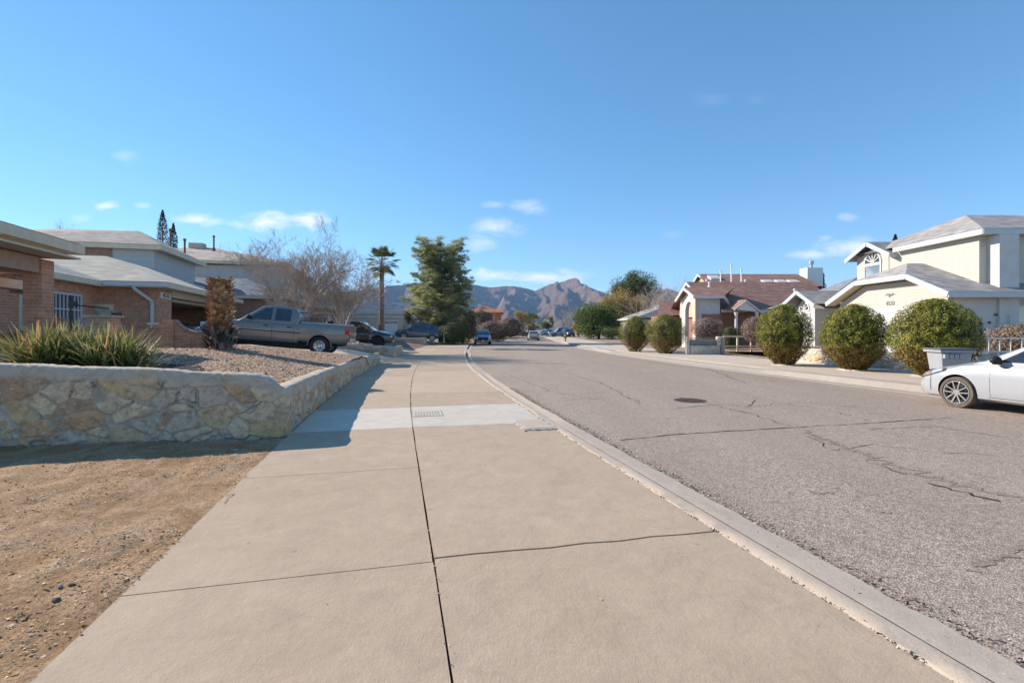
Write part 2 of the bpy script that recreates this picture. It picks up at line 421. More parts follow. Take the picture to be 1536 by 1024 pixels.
simple('palm_trunk', (.25,.145,.095), .95, .3, 9, .8)
simple('twig_core', (.075,.05,.032), .95, .35, 8)
simple('bin_grey', (.33,.34,.355), .5, .06, 5)
simple('bin_lid', (.12,.125,.135), .45, .12, 5)
simple('urn', (.40,.33,.26), .9, .2, 12, .5)
simple('orange_cord', (.60,.17,.05), .6, .1)
simple('hydrant_yellow', (.45,.30,.05), .6, .1)
simple('white_metal', (.78,.78,.76), .45, .05)
simple('sign_white', (.74,.70,.66), .6, .06)
simple('stone_grey', (.33,.30,.275), .9, .2, 8, .6)
simple('black_mulch', (.022,.019,.018), .95, .4, 30, .8)
# ------------------------------------------------------------------ camera, light, sky
cam = bpy.data.cameras.new('camera'); co = bpy.data.objects.new('camera', cam); C.objects.link(co)
co.location = (0, 0, CAM); co.rotation_euler = (R(90), 0, 0)
cam.sensor_width = 36; cam.lens = F / 1536 * 36; cam.shift_y = -(512 - HZ) / 1536; cam.clip_start = .05; cam.clip_end = 20000
SC.camera = co
SUN = Vector((-.80, .345, .485)).normalized()
sl = bpy.data.lights.new('sun', 'SUN'); so = bpy.data.objects.new('sun', sl); C.objects.link(so)
sl.energy = 4.1; sl.angle = R(.5); sl.color = (1, .90, .77)
so.rotation_euler = (-SUN).to_track_quat('-Z', 'Y').to_euler()
w = bpy.data.worlds.new('World'); SC.world = w; w.use_nodes = True
wt = w.node_tree; bg = wt.nodes['Background']
sky = wt.nodes.new('ShaderNodeTexSky'); sky.sky_type = 'NISHITA'; sky.sun_disc = False
sky.sun_elevation = math.asin(SUN.z); sky.sun_rotation = math.atan2(SUN.x, SUN.y)
sky.altitude = 2500; sky.air_density = 1.0; sky.dust_density = 0; sky.ozone_density = 3.0
class W(N):
    def __init__(s): s.t = wt; s._co = None
k = W()
gen = k.n('ShaderNodeTexCoord').outputs['Generated']
sp = k.n('ShaderNodeSeparateXYZ', i_Vector=gen)
yy = k.math('MAXIMUM', sp.outputs[1], .02)
uu = k.math('DIVIDE', sp.outputs[0], yy); vv = k.math('DIVIDE', sp.outputs[2], yy)
uv = k.n('ShaderNodeCombineXYZ', i_0=uu, i_1=k.math('MULTIPLY', vv, 2.2), i_2=0.0).outputs[0]
nz = k.math('SUBTRACT', k.noise(11, 9, .68, uv, .8), .5)
cloud = None
for px, py, rx, ry, s_ in [(402,332,62,17,1.0),(462,330,44,17,1.0),(298,329,44,11,.9),(158,309,22,8,.75),(122,328,20,9,.45),(214,308,15,5,.35),
                           (750,339,44,18,.6),(718,363,36,15,.45),(790,310,34,13,.4),(742,307,22,7,.3),(742,413,44,11,.95),(822,417,64,12,1.0),(268,450,30,8,.3),
                           (1285,373,70,19,.85),(1215,382,46,10,.75),(188,236,24,13,.22),(1266,326,20,8,.3),(1238,356,14,6,.3),(1065,150,40,16,.07),(1130,150,24,12,.05),(1010,352,18,8,.12)]:
    a = k.math('DIVIDE', k.math('SUBTRACT', uu, (px-CX)/F), rx/F); b = k.math('DIVIDE', k.math('SUBTRACT', vv, (HZ-py)/F), ry/F)
    r2 = k.math('ADD', k.math('MULTIPLY', a, a), k.math('MULTIPLY', b, b))
    f = k.math('ADD', k.math('SUBTRACT', 1.0, k.math('SQRT', r2)), k.math('MULTIPLY', nz, 2.7))
    f = k.math('MULTIPLY', k.math('POWER', k.math('MULTIPLY', f, 1.15, True), 1.15), s_)
    cloud = f if cloud is None else k.math('MAXIMUM', cloud, f)
front = k.math('GREATER_THAN', sp.outputs[1], .05)
cloud = k.math('MULTIPLY', cloud, front)
gmm = k.n('ShaderNodeGamma', i_Color=sky.outputs[0], i_Gamma=.72)
hs = k.n('ShaderNodeHueSaturation', i_Color=gmm.outputs[0], i_Hue=.495, i_Saturation=1.33, i_Value=1.12)
skyc = k.mix(k.math('MULTIPLY', cloud, .85), hs.outputs[0], (4.3, 4.25, 4.3))
wt.links.new(skyc, bg.inputs['Color']); bg.inputs['Strength'].default_value = .15
SC.view_settings.view_transform = 'Standard'; SC.view_settings.look = 'None'; SC.view_settings.exposure = .96; SC.view_settings.gamma = 1

# ------------------------------------------------------------------ street geometry
def pchip(pts):
    xs = np.array([p[0] for p in pts], float); ys = np.array([p[1] for p in pts], float)
    h = np.diff(xs); dl = np.diff(ys)/h; m = np.zeros(len(xs))
    m[0] = dl[0]; m[-1] = dl[-1]; m[1:-1] = (dl[:-1]*h[1:] + dl[1:]*h[:-1])/(h[1:]+h[:-1])
    def f(x):
        i = min(max(int(np.searchsorted(xs, x)) - 1, 0), len(h)-1)
        t = (x-xs[i])/h[i]
        if t < 0: return float(ys[i] + m[i]*(x-xs[i]))
        if t > 1: return float(ys[i+1] + m[i+1]*(x-xs[i+1]))
        return float((2*t**3-3*t*t+1)*ys[i] + (t**3-2*t*t+t)*h[i]*m[i] + (-2*t**3+3*t*t)*ys[i+1] + (t**3-t*t)*h[i]*m[i+1])
    return f
KL = pchip([(-14,5.78),(2.04,1.947),(4.82,1.285),(7.13,.733),(9.56,.175),(13,-.545),(16.6,-1.22),(20,-1.78),(27,-2.72),(35,-3.48),(49,-4.5),(65,-4.9),(90,-4.8),(130,-4.0),(250,0),(500,9)])
KR = pchip([(-14,16.2),(11.6,10.07),(15.6,9.15),(24.5,7.5),(35,6.2),(45,5.8),(64,6.0),(90,6.6),(130,7.5),(250,11.5),(500,20)])
def pos(s, t, f=KL, z=0.0):
    k_ = (f(s+.05)-f(s-.05))/.1; q = math.sqrt(1+k_*k_)
    return (f(s) + t/q, s - t*k_/q, z)
def tl(x, y):
    """across-street offset of a point from the left kerb line (negative = left)"""
    k_ = (KL(y+.05)-KL(y-.05))/.1
    return (x-KL(y))/math.sqrt(1+k_*k_)
def sm(a, b, x):
    t = min(max((x-a)/(b-a), 0), 1); return t*t*(3-2*t)
def kerbness(s):
    v = 0
    for a, b in ((8.2, 17.6), (23.6, 33), (39.5, 49), (55, 75), (82, 200)):
        v = max(v, sm(a-.8, a+.8, s)*(1-sm(b-.8, b+.8, s)))
    return v
def zedge(s): return -.035 + .035*kerbness(s)
TJ, TLF = -2.14, -3.89
def srange(a, b, near=.25):
    out = [a]
    while out[-1] < b: out.append(min(b, out[-1] + max(near, .02*abs(out[-1]))))
    return out
def strip(mb, ss, cols, f=KL):
    """cols: list of functions s -> (t, z)"""
    vs = [pos(s, *c(s)[:1], f=f, z=c(s)[1]) for s in ss for c in cols]; n = len(cols)
    mb.add(vs, [[i*n+j, i*n+j+1, (i+1)*n+j+1, (i+1)*n+j] for i in range(len(ss)-1) for j in range(n-1)])

# asphalt
mb = MB(); ss = srange(-13, 480, .5)
vs = []; NR = 14
for s in ss:
    a = pos(s, .47, KL); b = pos(s, 0, KR)
    for j in range(NR+1):
        q = j/NR
        vs.append((a[0]+(b[0]-a[0])*q, a[1]+(b[1]-a[1])*q, -.088 + .035*math.sin(math.pi*q)))
mb.add(vs, [[i*(NR+1)+j, i*(NR+1)+j+1, (i+1)*(NR+1)+j+1, (i+1)*(NR+1)+j] for i in range(len(ss)-1) for j in range(NR)])
def roadz(x, y):
    a = KL(y)+.47; b = KR(y); q = min(max((x-a)/(b-a), 0), 1)
    return -.088 + .035*math.sin(math.pi*q)
mb.mi = 1
def crack(pts, w, jag=.04, step=.12, dz=.005):
    """a jagged ribbon just above the asphalt through photo points"""
    pts = [Vector(P(px, py, -.065)[:2]) for px, py in pts]
    line = []
    for a, b in zip(pts, pts[1:]):
        n_ = max(2, int((b-a).length/step)); pr = Vector((-(b-a).y, (b-a).x)).normalized()
        for i in range(n_): line.append(a + (b-a)*(i/n_) + pr*random.gauss(0, jag))
    line.append(pts[-1])
    vs = []
    for i, p in enumerate(line):
        d = (line[min(i+1, len(line)-1)] - line[max(i-1, 0)]).normalized(); pr = Vector((-d.y, d.x)); ww = w*random.uniform(.3, 1.3)/2
        for sgn in (-1, 1): q = p + pr*sgn*ww; vs.append((q.x, q.y, roadz(q.x, q.y)+dz))
    mb.add(vs, [[2*i, 2*i+1, 2*i+3, 2*i+2] for i in range(len(line)-1)])
crack([(930,658),(1010,651),(1100,646),(1190,642),(1300,636),(1425,627)], .026, .012)
crack([(1188,641),(1130,622),(1085,612),(1020,596)], .02)
crack([(1015,612),(1085,607),(1120,611),(1135,600)], .018)
crack([(960,605),(900,574),(850,560)], .016); crack([(880,590),(960,585),(1040,580)], .014)
crack([(1310,634),(1250,618),(1180,606)], .014); crack([(1425,627),(1500,634),(1560,638)], .014)
crack([(1120,611),(1200,604),(1300,612)], .012); crack([(760,560),(830,588),(905,600)], .014)
crack([(1255,676),(1310,668),(1400,680),(1490,684)], .012)
crack([(1390,724),(1440,738),(1470,746),(1500,752)], .03, .03, .05)
crack([(1210,655),(1255,676)], .014); crack([(1300,694),(1360,712)], .018, .03); crack([(1120,575),(1060,552),(990,545)], .03)
mb.mi = 2
crack([(1205,645),(1255,668),(1330,694),(1395,715),(1470,735),(1570,756)], .08, .06, .05, .0035)
crack([(1300,645),(1400,640),(1500,655)], .06, .04, .06, .0035); crack([(1450,852),(1490,838),(1540,816)], .05, .02, .05, .0035)
crack([(1215,736),(1250,738)], .05, .02, .05, .0035); crack([(1318,765),(1336,768)], .05, .02, .05, .0035)
mb.build('road', [M['asphalt'], M['crack'], M['road_wear']], kind='structure')

# kerb and gutter, both sides
mb = MB(); ss = srange(-13, 200, .12); J = lambda s, a: a*(noise.noise((s*6.1, a*90, 3.3)) + .6*noise.noise((s*21, 5.0, a)))
strip(mb, ss, [lambda s: (-.03, -.09), lambda s: (.004 + J(s, .016), zedge(s)-.012+J(s, .004)), lambda s: (.022 + J(s, .018), zedge(s)+.004),
               lambda s: (.11, zedge(s)+.006), lambda s: (.156, zedge(s)+.001 - .004*kerbness(s)), lambda s: (.160, -.058-.05*kerbness(s)),
               lambda s: (.162, -.12)])
strip(mb, ss, [lambda s: (.170, -.12), lambda s: (.171, -.042-.058*kerbness(s)), lambda s: (.185, -.041-.057*kerbness(s)), lambda s: (.33, -.062-.032*kerbness(s)),
               lambda s: (.47+J(s, .03), -.074), lambda s: (.49, -.12)])
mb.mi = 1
strip(mb, ss, [lambda s: (.1565, -.0345-.06*kerbness(s)), lambda s: (.169 + .035*kerbness(s) + J(s, .003), -.0365-.058*kerbness(s))])  # dark groove fill, widened along the raised kerb to paint in its cast shadow
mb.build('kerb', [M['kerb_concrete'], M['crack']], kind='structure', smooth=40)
mb = MB()
def cut_r(s):
    v = 0
    for a, b in ((11.5, 17.3), (33, 38), (48, 62), (70, 160)): v = max(v, sm(a-.8, a+.8, s)*(1-sm(b-.8, b+.8, s)))
    return v
strip(mb, srange(-13, 200, .3), [lambda s: (-.02+J(s, .03), -.12), lambda s: (0+J(s, .03), -.078), lambda s: (.30, -.062), lambda s: (.42, .035+.055*cut_r(s)), lambda s: (.50, .05+.055*cut_r(s)), lambda s: (.72, .07+.04*cut_r(s)), lambda s: (.724, -.1)], KR)
mb.build('kerb', M['far_kerb'], kind='structure', smooth=40)
# right hand pavement: slabs with joints
mb = MB(); a_ = -13
while a_ < 130:
    L_ = 3.2; ss = srange(a_+.006, a_+L_-.006, .8)
    strip(mb, ss, [lambda s: (.732, 0), lambda s: (.732, .10), lambda s: (2.3, .115), lambda s: (2.3, 0)], KR)
    strip(mb, ss, [lambda s: (2.31, 0), lambda s: (2.31, .115), lambda s: (4.3, .13), lambda s: (4.3, 0)], KR)
    a_ += L_
mb.build('right_pavement', M['drive_concrete'], kind='structure')
# left sidewalk: separate slabs with real joints between them
def slab(mb, s0, s1, t0, t1, g0=.004, g1=.004, gt0=.004, gt1=.004, wob=0.0):
    ns = max(3, int((s1-s0)/.22)); nt = max(3, int(abs(t1-t0)/.25))
    vs = []; dz = 0.0
    def wv(t, s, k_): return wob*(noise.noise((t*3.1, k_, .3)) + .5*noise.noise((t*11, k_, 2.3)))
    def row(i, j):
        q = j/nt; t = t0 + gt0 + (t1-gt1-t0-gt0)*q
        e = .006*(noise.noise((s0*1.7+i*.31, 7.7, t0)) + .7*noise.noise((s0*9+i*1.9, 2.2, t0)))
        if j == 0 and t0 == TJ or j == nt and t1 == TJ: t += e
        a = s0 + g0 + wv(t, s0, round(s0*7)); b = s1 - g1 + wv(t, s1, round(s1*7)); s = a + (b-a)*i/ns
        zz = 0.0 if t <= TJ else zedge(s)*(t-TJ)/(-TJ)
        return s, t, zz + dz + .003*noise.noise((s*.9, t*.9, 0))
    for i in range(ns+1):
        for j in range(nt+1): vs.append(pos(row(i, j)[0], row(i, j)[1], z=row(i, j)[2]))
    fs = [[i*(nt+1)+j, i*(nt+1)+j+1, (i+1)*(nt+1)+j+1, (i+1)*(nt+1)+j] for i in range(ns) for j in range(nt)]
    rim = [(0, j) for j in range(nt+1)] + [(i, nt) for i in range(1, ns+1)] + [(ns, j) for j in range(nt-1, -1, -1)] + [(i, 0) for i in range(ns-1, 0, -1)]
    idx = [i*(nt+1)+j for i, j in rim]; b0 = len(vs)
    vs += [(vs[q][0], vs[q][1], vs[q][2]-.045) for q in idx]
    m_ = len(idx)
    fs += [[idx[q], b0+q, b0+(q+1) % m_, idx[(q+1) % m_]] for q in range(m_)]
    mb.add(vs, fs); mb.tones = getattr(mb, 'tones', []) + [random.uniform(-.075, .06)]*len(fs)
W_ = MB(); PW = MB()
lj = [-12.6, -10.4, -8.2, -6, -3.8, -1.2, 1.2, 3.61, 5.76, 7.9, 9.8, 11.8, 13.9, 16.0, 18.1] + [20.2 + 2.1*i for i in range(45)]
for a, b in zip(lj, lj[1:]):
    slab(PW if 7 < a < 8 else W_, a, b, TLF, TJ, .0048, .0048, .0, .007)
rj = [-13, -8.6, -4.4, -.4, 3.66, 7.93, 9.84, 11.8, 13.9, 16.0, 18.1] + [20.2 + 2.1*i for i in range(45)]
for a, b in zip(rj, rj[1:]):
    big = abs(a-3.66) < .1; big2 = abs(b-3.66) < .1
    slab(PW if 7.2 < a < 8 else W_, a, b, TJ, 0, .011 if big else .0045, .011 if big2 else .0045, .007, .004, .022 if 0 < a < 7 or a < 0 else .004)
for m_, nm, mt in ((W_, 'sidewalk', 'concrete'), (PW, 'sidewalk_patch', 'concrete_pale')):
    o = m_.build(nm, M[mt], kind='structure'); a = o.data.attributes.new('slab_tone', 'FLOAT', 'FACE'); a.data.foreach_set('value', m_.tones)
mb = MB(); strip(mb, srange(-13, 120, .6), [lambda s: (TLF-.3, -.02-.03), lambda s: (TJ, -.034), lambda s: (.02, -.075)])
mb.build('sidewalk_bed', M['soil_dark'], kind='structure')

# ------------------------------------------------------------------ ground
def drive_z(q): return (.2*q if q < 2.2 else .44 + .075*(q-2.2)) if q < 8.6 else .92
def left_z(x, y):
    t = tl(x, y); q = max(0.0, -3.9 - t)
    zd = min(drive_z(q), .95); zy = min(.55 + .105*q, .98)
    z2 = min(.28*q, .62 + .03*q, .95)
    if y < 17.3: z = zy
    elif y < 19.0: z = zy + (zd-zy)*sm(17.3, 19.0, y)
    elif y < 26.5: z = zd
    else: z = zd + (z2-zd)*sm(26.5, 28, y)
    if y > 31: z = z + (min(.15*q, .55) - z)*sm(30.5, 32, y)
    if y > 60: z *= 1 - sm(60, 95, y)*.8
    return z
def grid(mb, f, s0, s1, q0, q1, ds, dq, zf, lift=0.0, kf=KL, sgn=-1):
    ss = srange(s0, s1, ds); n = max(2, int((q1-q0)/dq)); vs = []
    for s in ss:
        for j in range(n+1):
            p = pos(s, sgn*(q0 + (q1-q0)*j/n), kf); vs.append((p[0], p[1], zf(p[0], p[1]) + lift))
    mb.add(vs, [[i*(n+1)+j, i*(n+1)+j+1, (i+1)*(n+1)+j+1, (i+1)*(n+1)+j] for i in range(len(ss)-1) for j in range(n)])
# gravel yard behind the rock wall (0.12 m lower along the wall itself so that the wall retains it)
mb = MB()
def yard_z(x, y): return left_z(x, y) + .03*noise.noise((x*.8, y*.8, 0)) - .0
ss = srange(4.2, 18.6, .25); n = 60; vs = []
for s in ss:
    for j in range(n+1):
        p = pos(s, -4.02 - 16*(j/n)**1.3); vs.append((p[0], p[1], yard_z(p[0], p[1])))
keep = lambda p: (p[1] - 7.1) - (p[0] + 3.25)*.24 > 0
fs = []
for i in range(len(ss)-1):
    for j in range(n):
        q = [i*(n+1)+j, i*(n+1)+j+1, (i+1)*(n+1)+j+1, (i+1)*(n+1)+j]
        if all(keep(vs[a]) for a in q): fs.append(q)
mb.add(vs, fs)
mb.build('gravel_yard', M['gravel'], kind='structure', smooth=180)
mb = MB(); grid(mb, None, 18.2, 26.8, 3.9, 14.5, .5, .4, left_z, .005); mb.build('driveway', M['drive_concrete'], kind='structure')
mb = MB(); grid(mb, None, 26.8, 31.2, 3.9, 30, .6, .5, left_z); mb.build('gravel_yard', M['gravel_red'], kind='structure')
mb = MB(); grid(mb, None, 31.2, 37.5, 3.9, 16, .6, .6, left_z, .006); mb.build('driveway', M['drive_concrete'], kind='structure')
mb = MB(); grid(mb, None, 37.5, 47.5, 3.9, 30, .8, .8, left_z); mb.build('gravel_yard', M['gravel_red'], kind='structure')
mb = MB(); grid(mb, None, 47.5, 55, 3.9, 16, .8, .8, left_z, .006); mb.build('driveway', M['drive_concrete'], kind='structure')
mb = MB(); grid(mb, None, 55, 150, 3.9, 40, 1.5, 2, left_z); mb.build('left_yard', M['desert'], kind='structure')
mb = MB(); grid(mb, None, 16, 56, 14, 60, 2, 4, lambda x, y: min(left_z(x, y), .9) - .02); mb.build('left_yard', M['desert'], kind='structure')
# dirt verge in the foreground
mb = MB(); ss = srange(-3, 7.6, .04); n = 130; vs = []
def dirt_z(s, t, x, y):
    q = TLF - t
    return (.018*q if q > 0 else (.045*q if q > -.07 else -.00315 + .55*(q+.07))) - .010 + .008*noise.noise((x*1.3, y*1.3, 6)) + .022*noise.noise((x*2.3, y*2.3, 0)) + .016*noise.noise((x*7, y*7, 1)) + .011*noise.noise((x*19, y*19, 2)) + .007*noise.noise((x*41, y*41, 4)) 
ss = [s for s in ss if s > -2 or True]
for s in ss:
    for j in range(n+1):
        t = TLF + .22 - 9.0*(j/n)**1.6; p = pos(s, t); vs.append((p[0], p[1], dirt_z(s, t, p[0], p[1]) - (.05 if j == 0 else 0)))
mb.add(vs, [[i*(n+1)+j, i*(n+1)+j+1, (i+1)*(n+1)+j+1, (i+1)*(n+1)+j] for i in range(len(ss)-1) for j in range(n)])
mb.build('dirt_verge', M['dirt'], kind='structure', smooth=180)
# right yards
mb = MB(); grid(mb, None, -13, 150, 4.25, 60, 2, 4, lambda x, y: .12, 0, KR, 1); mb.build('right_yard', M['desert'], kind='structure')
mb = MB(); mb.poly((-5500,-300,-.17), (5500,-300,-.17), (5500,9000,-.17), (-5500,9000,-.17)); mb.build('ground', M['desert'], kind='structure')

# ------------------------------------------------------------------ mountains
k = N('mountain', .95, .05)
g = k.noise(.004, 8, .65); f2 = k.noise(.03, 6, .7)
c = k.ramp(g, [(.3, (.13,.08,.065)), (.5, (.235,.148,.115)), (.7, (.32,.21,.165))])
c = k.mix(k.ramp(f2, [(.45, .55), (.62, 0)]), c, (.12,.095,.07))
c = k.mix(k.ramp(k.noise(.012, 7, .7), [(.6, 0), (.72, .5)]), c, (.40,.32,.275))
M['mountain'] = k.done(c, k.bump(f2, 1.0, 26))
SKY = [(-400,452),(100,452),(380,446),(480,440),(545,435),(562,433),(600,428),(640,424),(680,427),(715,428),(735,431),(760,429),(780,430),(792,433),(802,436),(815,430),(826,427),(838,424),(850,421),(862,419),(867,421),(872,426),(882,430),(895,435),(912,440),(925,446),(945,450),(965,445),(985,437),(1000,433),(1015,438),(1035,445),(1060,452),(1100,458),(1180,462),(1330,462),(1450,462),(1700,460),(2300,455)]
sx = np.array([p[0] for p in SKY]); sy = np.array([p[1] for p in SKY])
def mountain_mesh(name, p0, p1, step, d0, dc, d1, nd, scale, seed, kk):
    pxs = np.arange(p0, p1, step); ds = np.concatenate([np.linspace(d0, dc, nd), np.linspace(dc, d1, 8)[1:]])
    vs = []; nc = len(ds)
    for px in pxs:
        H = (HZ - np.interp(px, sx, sy))*dc/F*scale + CAM
        for d in ds:
            u = (d-d0)/(dc-d0) if d <= dc else 1 - .8*(d-dc)/(d1-dc)
            x = X(px, d)
            wx = x + 130*noise.noise((x/420, d/420, seed)) + 30*noise.noise((x/110, d/110, seed))
            # spurs that run down towards the street, branching as they descend
            r1 = 1 - abs(noise.noise((wx/kk, d/1500, seed+1)))*2.2
            r2 = 1 - abs(noise.noise((wx/(kk*.45), d/700, seed+4)))*2.2
            r3 = noise.fractal((x/70, d/70, seed+6), .9, 2.1, 4)
            uu_ = max(u, 0); r3 *= .9
            base = uu_**1.25
            sp_ = (r1*.66 + r2*.24 + .10*r3)
            amp = 1.9*base*(1.06-base)*1.9 + .10*(1-abs(2*base-1))
            z = H*(base + amp*(sp_-.45)*.56) + H*.05*r3*min(1, uu_*3)*(1 if u < .97 else .4)
            if u > .93 and d <= dc: z = z*(1-(u-.93)/.07) + H*((u-.93)/.07)*(1 + .012*r3)
            if d <= dc: z = min(z, H*(1 - (1-u)*.28))
            vs.append((x, d, max(z, -4)))
    mb = MB(); n = len(pxs)
    mb.add(vs, [[i*nc+j, (i+1)*nc+j, (i+1)*nc+j+1, i*nc+j+1] for i in range(n-1) for j in range(nc-1)])
    return mb.build(name, M['mountain'], kind='structure', smooth=180)
mountain_mesh('mountains', 480, 1120, 1.2, 1750, 3000, 3900, 150, 1.0, 3.7, 160)
mountain_mesh('mountains', -350, 484, 7, 1900, 3300, 4000, 40, 1.0, 8.1, 300)
mountain_mesh('mountains', 1110, 1900, 7, 1900, 3300, 4000, 40, 1.0, 5.1, 300)
# haze
mb = MB(); mb.box(-4900, 4900, -120, 4400, -1.3, 430); hz = mb.build('haze', simple('haze', (1,1,1)), kind='stuff')
hm = M['haze'].node_tree; hm.nodes.clear()
pv = hm.nodes.new('ShaderNodeVolumePrincipled'); om = hm.nodes.new('ShaderNodeOutputMaterial')
pv.inputs['Color'].default_value = (.36, .62, 1, 1); pv.inputs['Density'].default_value = 1.15e-4; pv.inputs['Anisotropy'].default_value = .1
hm.links.new(pv.outputs[0], om.inputs['Volume'])
# ------------------------------------------------------------------ rock walls (relief and stones in the mesh)
k = N('rock_relief', .92, .18)
at = k.n('ShaderNodeAttribute', attribute_name='tone').outputs['Fac']; ed = k.n('ShaderNodeAttribute', attribute_name='edge').outputs['Fac']
cols = [(.58,.45,.32), (.56,.42,.26), (.52,.455,.39), (.70,.58,.44), (.45,.31,.22), (.62,.51,.40), (.50,.45,.40), (.58,.36,.22), (.64,.53,.42)]
c = k.ramp(at, [(i/9, (min(.8,q[0]*1.12), q[1]*.97, q[2]*.80)) for i, q in enumerate(cols)], 'CONSTANT')
mot = k.noise(9, 7, .75)
c = k.mix(k.ramp(mot, [(.34, .75), (.54, 0)]), c, (.22,.15,.10))
c = k.mix(k.ramp(k.noise(14, 6, .75), [(.52, 0), (.72, .6)]), c, (.74,.66,.56))
mo = k.mix(k.ramp(k.noise(6, 6, .75), [(.3, 0), (.7, 1)]), (.33,.27,.21), (.56,.47,.38))
capa = k.n('ShaderNodeAttribute', attribute_name='cap').outputs['Fac']
mo = k.mix(capa, mo, k.mix(k.ramp(k.noise(5, 6, .75), [(.3, 0), (.7, 1)]), (.42,.35,.275), (.62,.525,.425)))
c = k.mix(ed, c, mo)
c = k.mix(k.ramp(k.noise(3.5, 6, .75, dist=1.2), [(.62, 0), (.70, .45)]), c, (.72,.66,.58))
cr = k.n('ShaderNodeAttribute', attribute_name='crev').outputs['Fac']
c = k.mix(k.math('MULTIPLY', cr, k.ramp(k.noise(2.4, 3), [(.50, 0), (.62, .75)])), c, (.13,.10,.08))
c = k.mix(k.ramp(k.noise(2.0, 4, .7), [(.5, 0), (.75, .4)]), c, (.30,.245,.195))
M['rock_relief'] = k.done(c, k.bump(k.noise(60, 4, .75), .5, .006, k.bump(mot, .6, .022)))

def rock_wall(name, label, path, top, base, thick, cell=3.1, step=.03, parent=None, group=None, capw=.13, rough=.03, zs=None, pale=0.0):
    """path: world xy points of the outer face (wall body on the left of travel); top(i,p)/base z functions of distance along"""
    L = [Vector(p) for p in path]; dist = [0]
    for a, b in zip(L, L[1:]): dist.append(dist[-1] + (b-a).length)
    n = max(4, int(dist[-1]/step)); pts = []
    for i in range(n+1):
        d = dist[-1]*i/n; j = 0
        while j < len(L)-2 and dist[j+1] < d: j += 1
        q = (d-dist[j])/max(dist[j+1]-dist[j], 1e-6); pts.append((L[j].lerp(L[j+1], q), d))
    vs = []; tone = []; edge = []; crev = []; capl = []
    prof_n = None
    for i in range(n+1):
        p, d = pts[i]; a = pts[max(i-1, 0)][0]; b = pts[min(i+1, n)][0]
        # smooth the normal over ~0.2 m so that corners round off
        w_ = max(1, int(.13/step)); a = pts[max(i-w_, 0)][0]; b = pts[min(i+w_, n)][0]
        t = (b-a).normalized(); nr = Vector((t.y, -t.x))
        zt = top(d); zb = base(d); r = min(.055, thick*.4)
        prof = []
        m = max(5, int((zt-r-zb)/step))
        for q in range(m0 if (m0 := prof_n) else m): prof.append(None)
        m = len(prof); prof_n = m
        prof = [(0.02 - .02*q/m, zb + (zt-r-zb)*q/m) for q in range(m)]
        for q in range(7):
            an = math.pi/2*q/6; prof.append((-r + r*math.cos(an), zt - r + r*math.sin(an)))
        for q in range(1, 7): prof.append((-r - (thick-2*r)*q/6, zt + .006*math.sin(q)))
        prof.append((-thick, zt - r)); prof.append((-thick, zb))
        for off, z in prof:
            x, y = p.x + nr.x*off, p.y + nr.y*off
            wv = Vector((x*cell, y*cell, z*cell*1.5 + 7)); wv += Vector((noise.noise(wv*.7), noise.noise(wv*.7 + Vector((9,0,0))), noise.noise(wv*.7 + Vector((0,9,0)))))*.35
            dd, pp = noise.voronoi(wv); e = dd[1]-dd[0] + .10*noise.noise(wv*3.1)
            c_ = pp[0]; h = (math.sin(c_.x*12.9898 + c_.y*78.233 + c_.z*37.719)*43758.5453) % 1
            m_ = 1 - sm(.015, .085, e)
            capf = sm(zt-capw-.05, zt-capw+.02, z + .04*noise.noise((d*3, 0, 0)))*(.92 if h > .25 else .45)
            bulge = (1-m_)*rough*(1-.7*capf)*(.5+.8*h) + .014*noise.noise((x*5, y*5, z*5)) + .010*noise.noise((x*14, y*14, z*14)) + .008*(abs(noise.noise((x*23, y*23, z*23)))-.3) + .005*noise.noise((x*47, y*47, z*47))
            bulge *= 1 if off > -thick*.9 else .2
            nz_ = 0
            if off < -r*.3 and z > zt-r*.6: nz_ = bulge*.5; bulge = 0
            vs.append((x + nr.x*bulge, y + nr.y*bulge, z + nz_)); tone.append(h); edge.append(max(m_, capf)); capl.append(capf); crev.append((1 - sm(.006, .03, abs(e-.05)))*(1-capf))
    k_ = len(vs)//(n+1); mb = MB()
    fs = [[i*k_+j, (i+1)*k_+j, (i+1)*k_+j+1, i*k_+j+1] for i in range(n) for j in range(k_-1)]
    fs += [list(range(k_))[::1], [n*k_+j for j in range(k_)][::-1]]
    mb.add(vs, fs)
    o = mb.build(name, M['rock_relief'], parent, smooth=180)
    for nm, arr in (('tone', tone), ('edge', edge), ('crev', crev), ('cap', capl)):
        a = o.data.attributes.new(nm, 'FLOAT', 'POINT'); a.data.foreach_set('value', np.array(arr, np.float32))
    return tag(o, label, 'wall', group)

c0 = Vector(P(430, 652)[:2]); dirF = Vector((-.972, -.236))
path = [c0 + dirF*5.2, c0 + dirF*.16, c0 + dirF*.05 + Vector((0,.015)), c0 + Vector((.0,.06))] + [Vector(pos(s, -3.95)[:2]) for s in np.arange(8.15, 22.6, .6)]
corner = 5.2
def rw_top(d):
    if d < corner: z = 1.20 - .36*d/corner + .008*math.sin(d*2.3) - .006*math.sin(d*5.1); return z - .16*sm(corner-.42, corner+.05, d)
    return max(.44, .66 - .0155*(d-corner)) + .006*math.sin(d*3.7) + .005*math.sin(d*8.3)
rock_wall('stone_wall', 'long curb-height wall of tan and grey stones set in mortar, turning the corner beside the near sidewalk', path, rw_top, lambda d: -.14, .30, 3.1, .016, rough=.024)
pw2 = [Vector((-12.2, 26.0)), Vector((-8.6, 26.75)), Vector((-7.0, 27.15)), Vector((-6.72, 27.25)), Vector((-6.62, 27.45)), Vector((-6.66, 28.2)), Vector((-6.95, 30.4))]
rock_wall('stone_wall', 'low grey stone wall end behind the silver pickup truck tail, below the black car', pw2, lambda d: .84 - .045*d if d < 5.3 else .52, lambda d: -.05, .32, 3.0, .05)
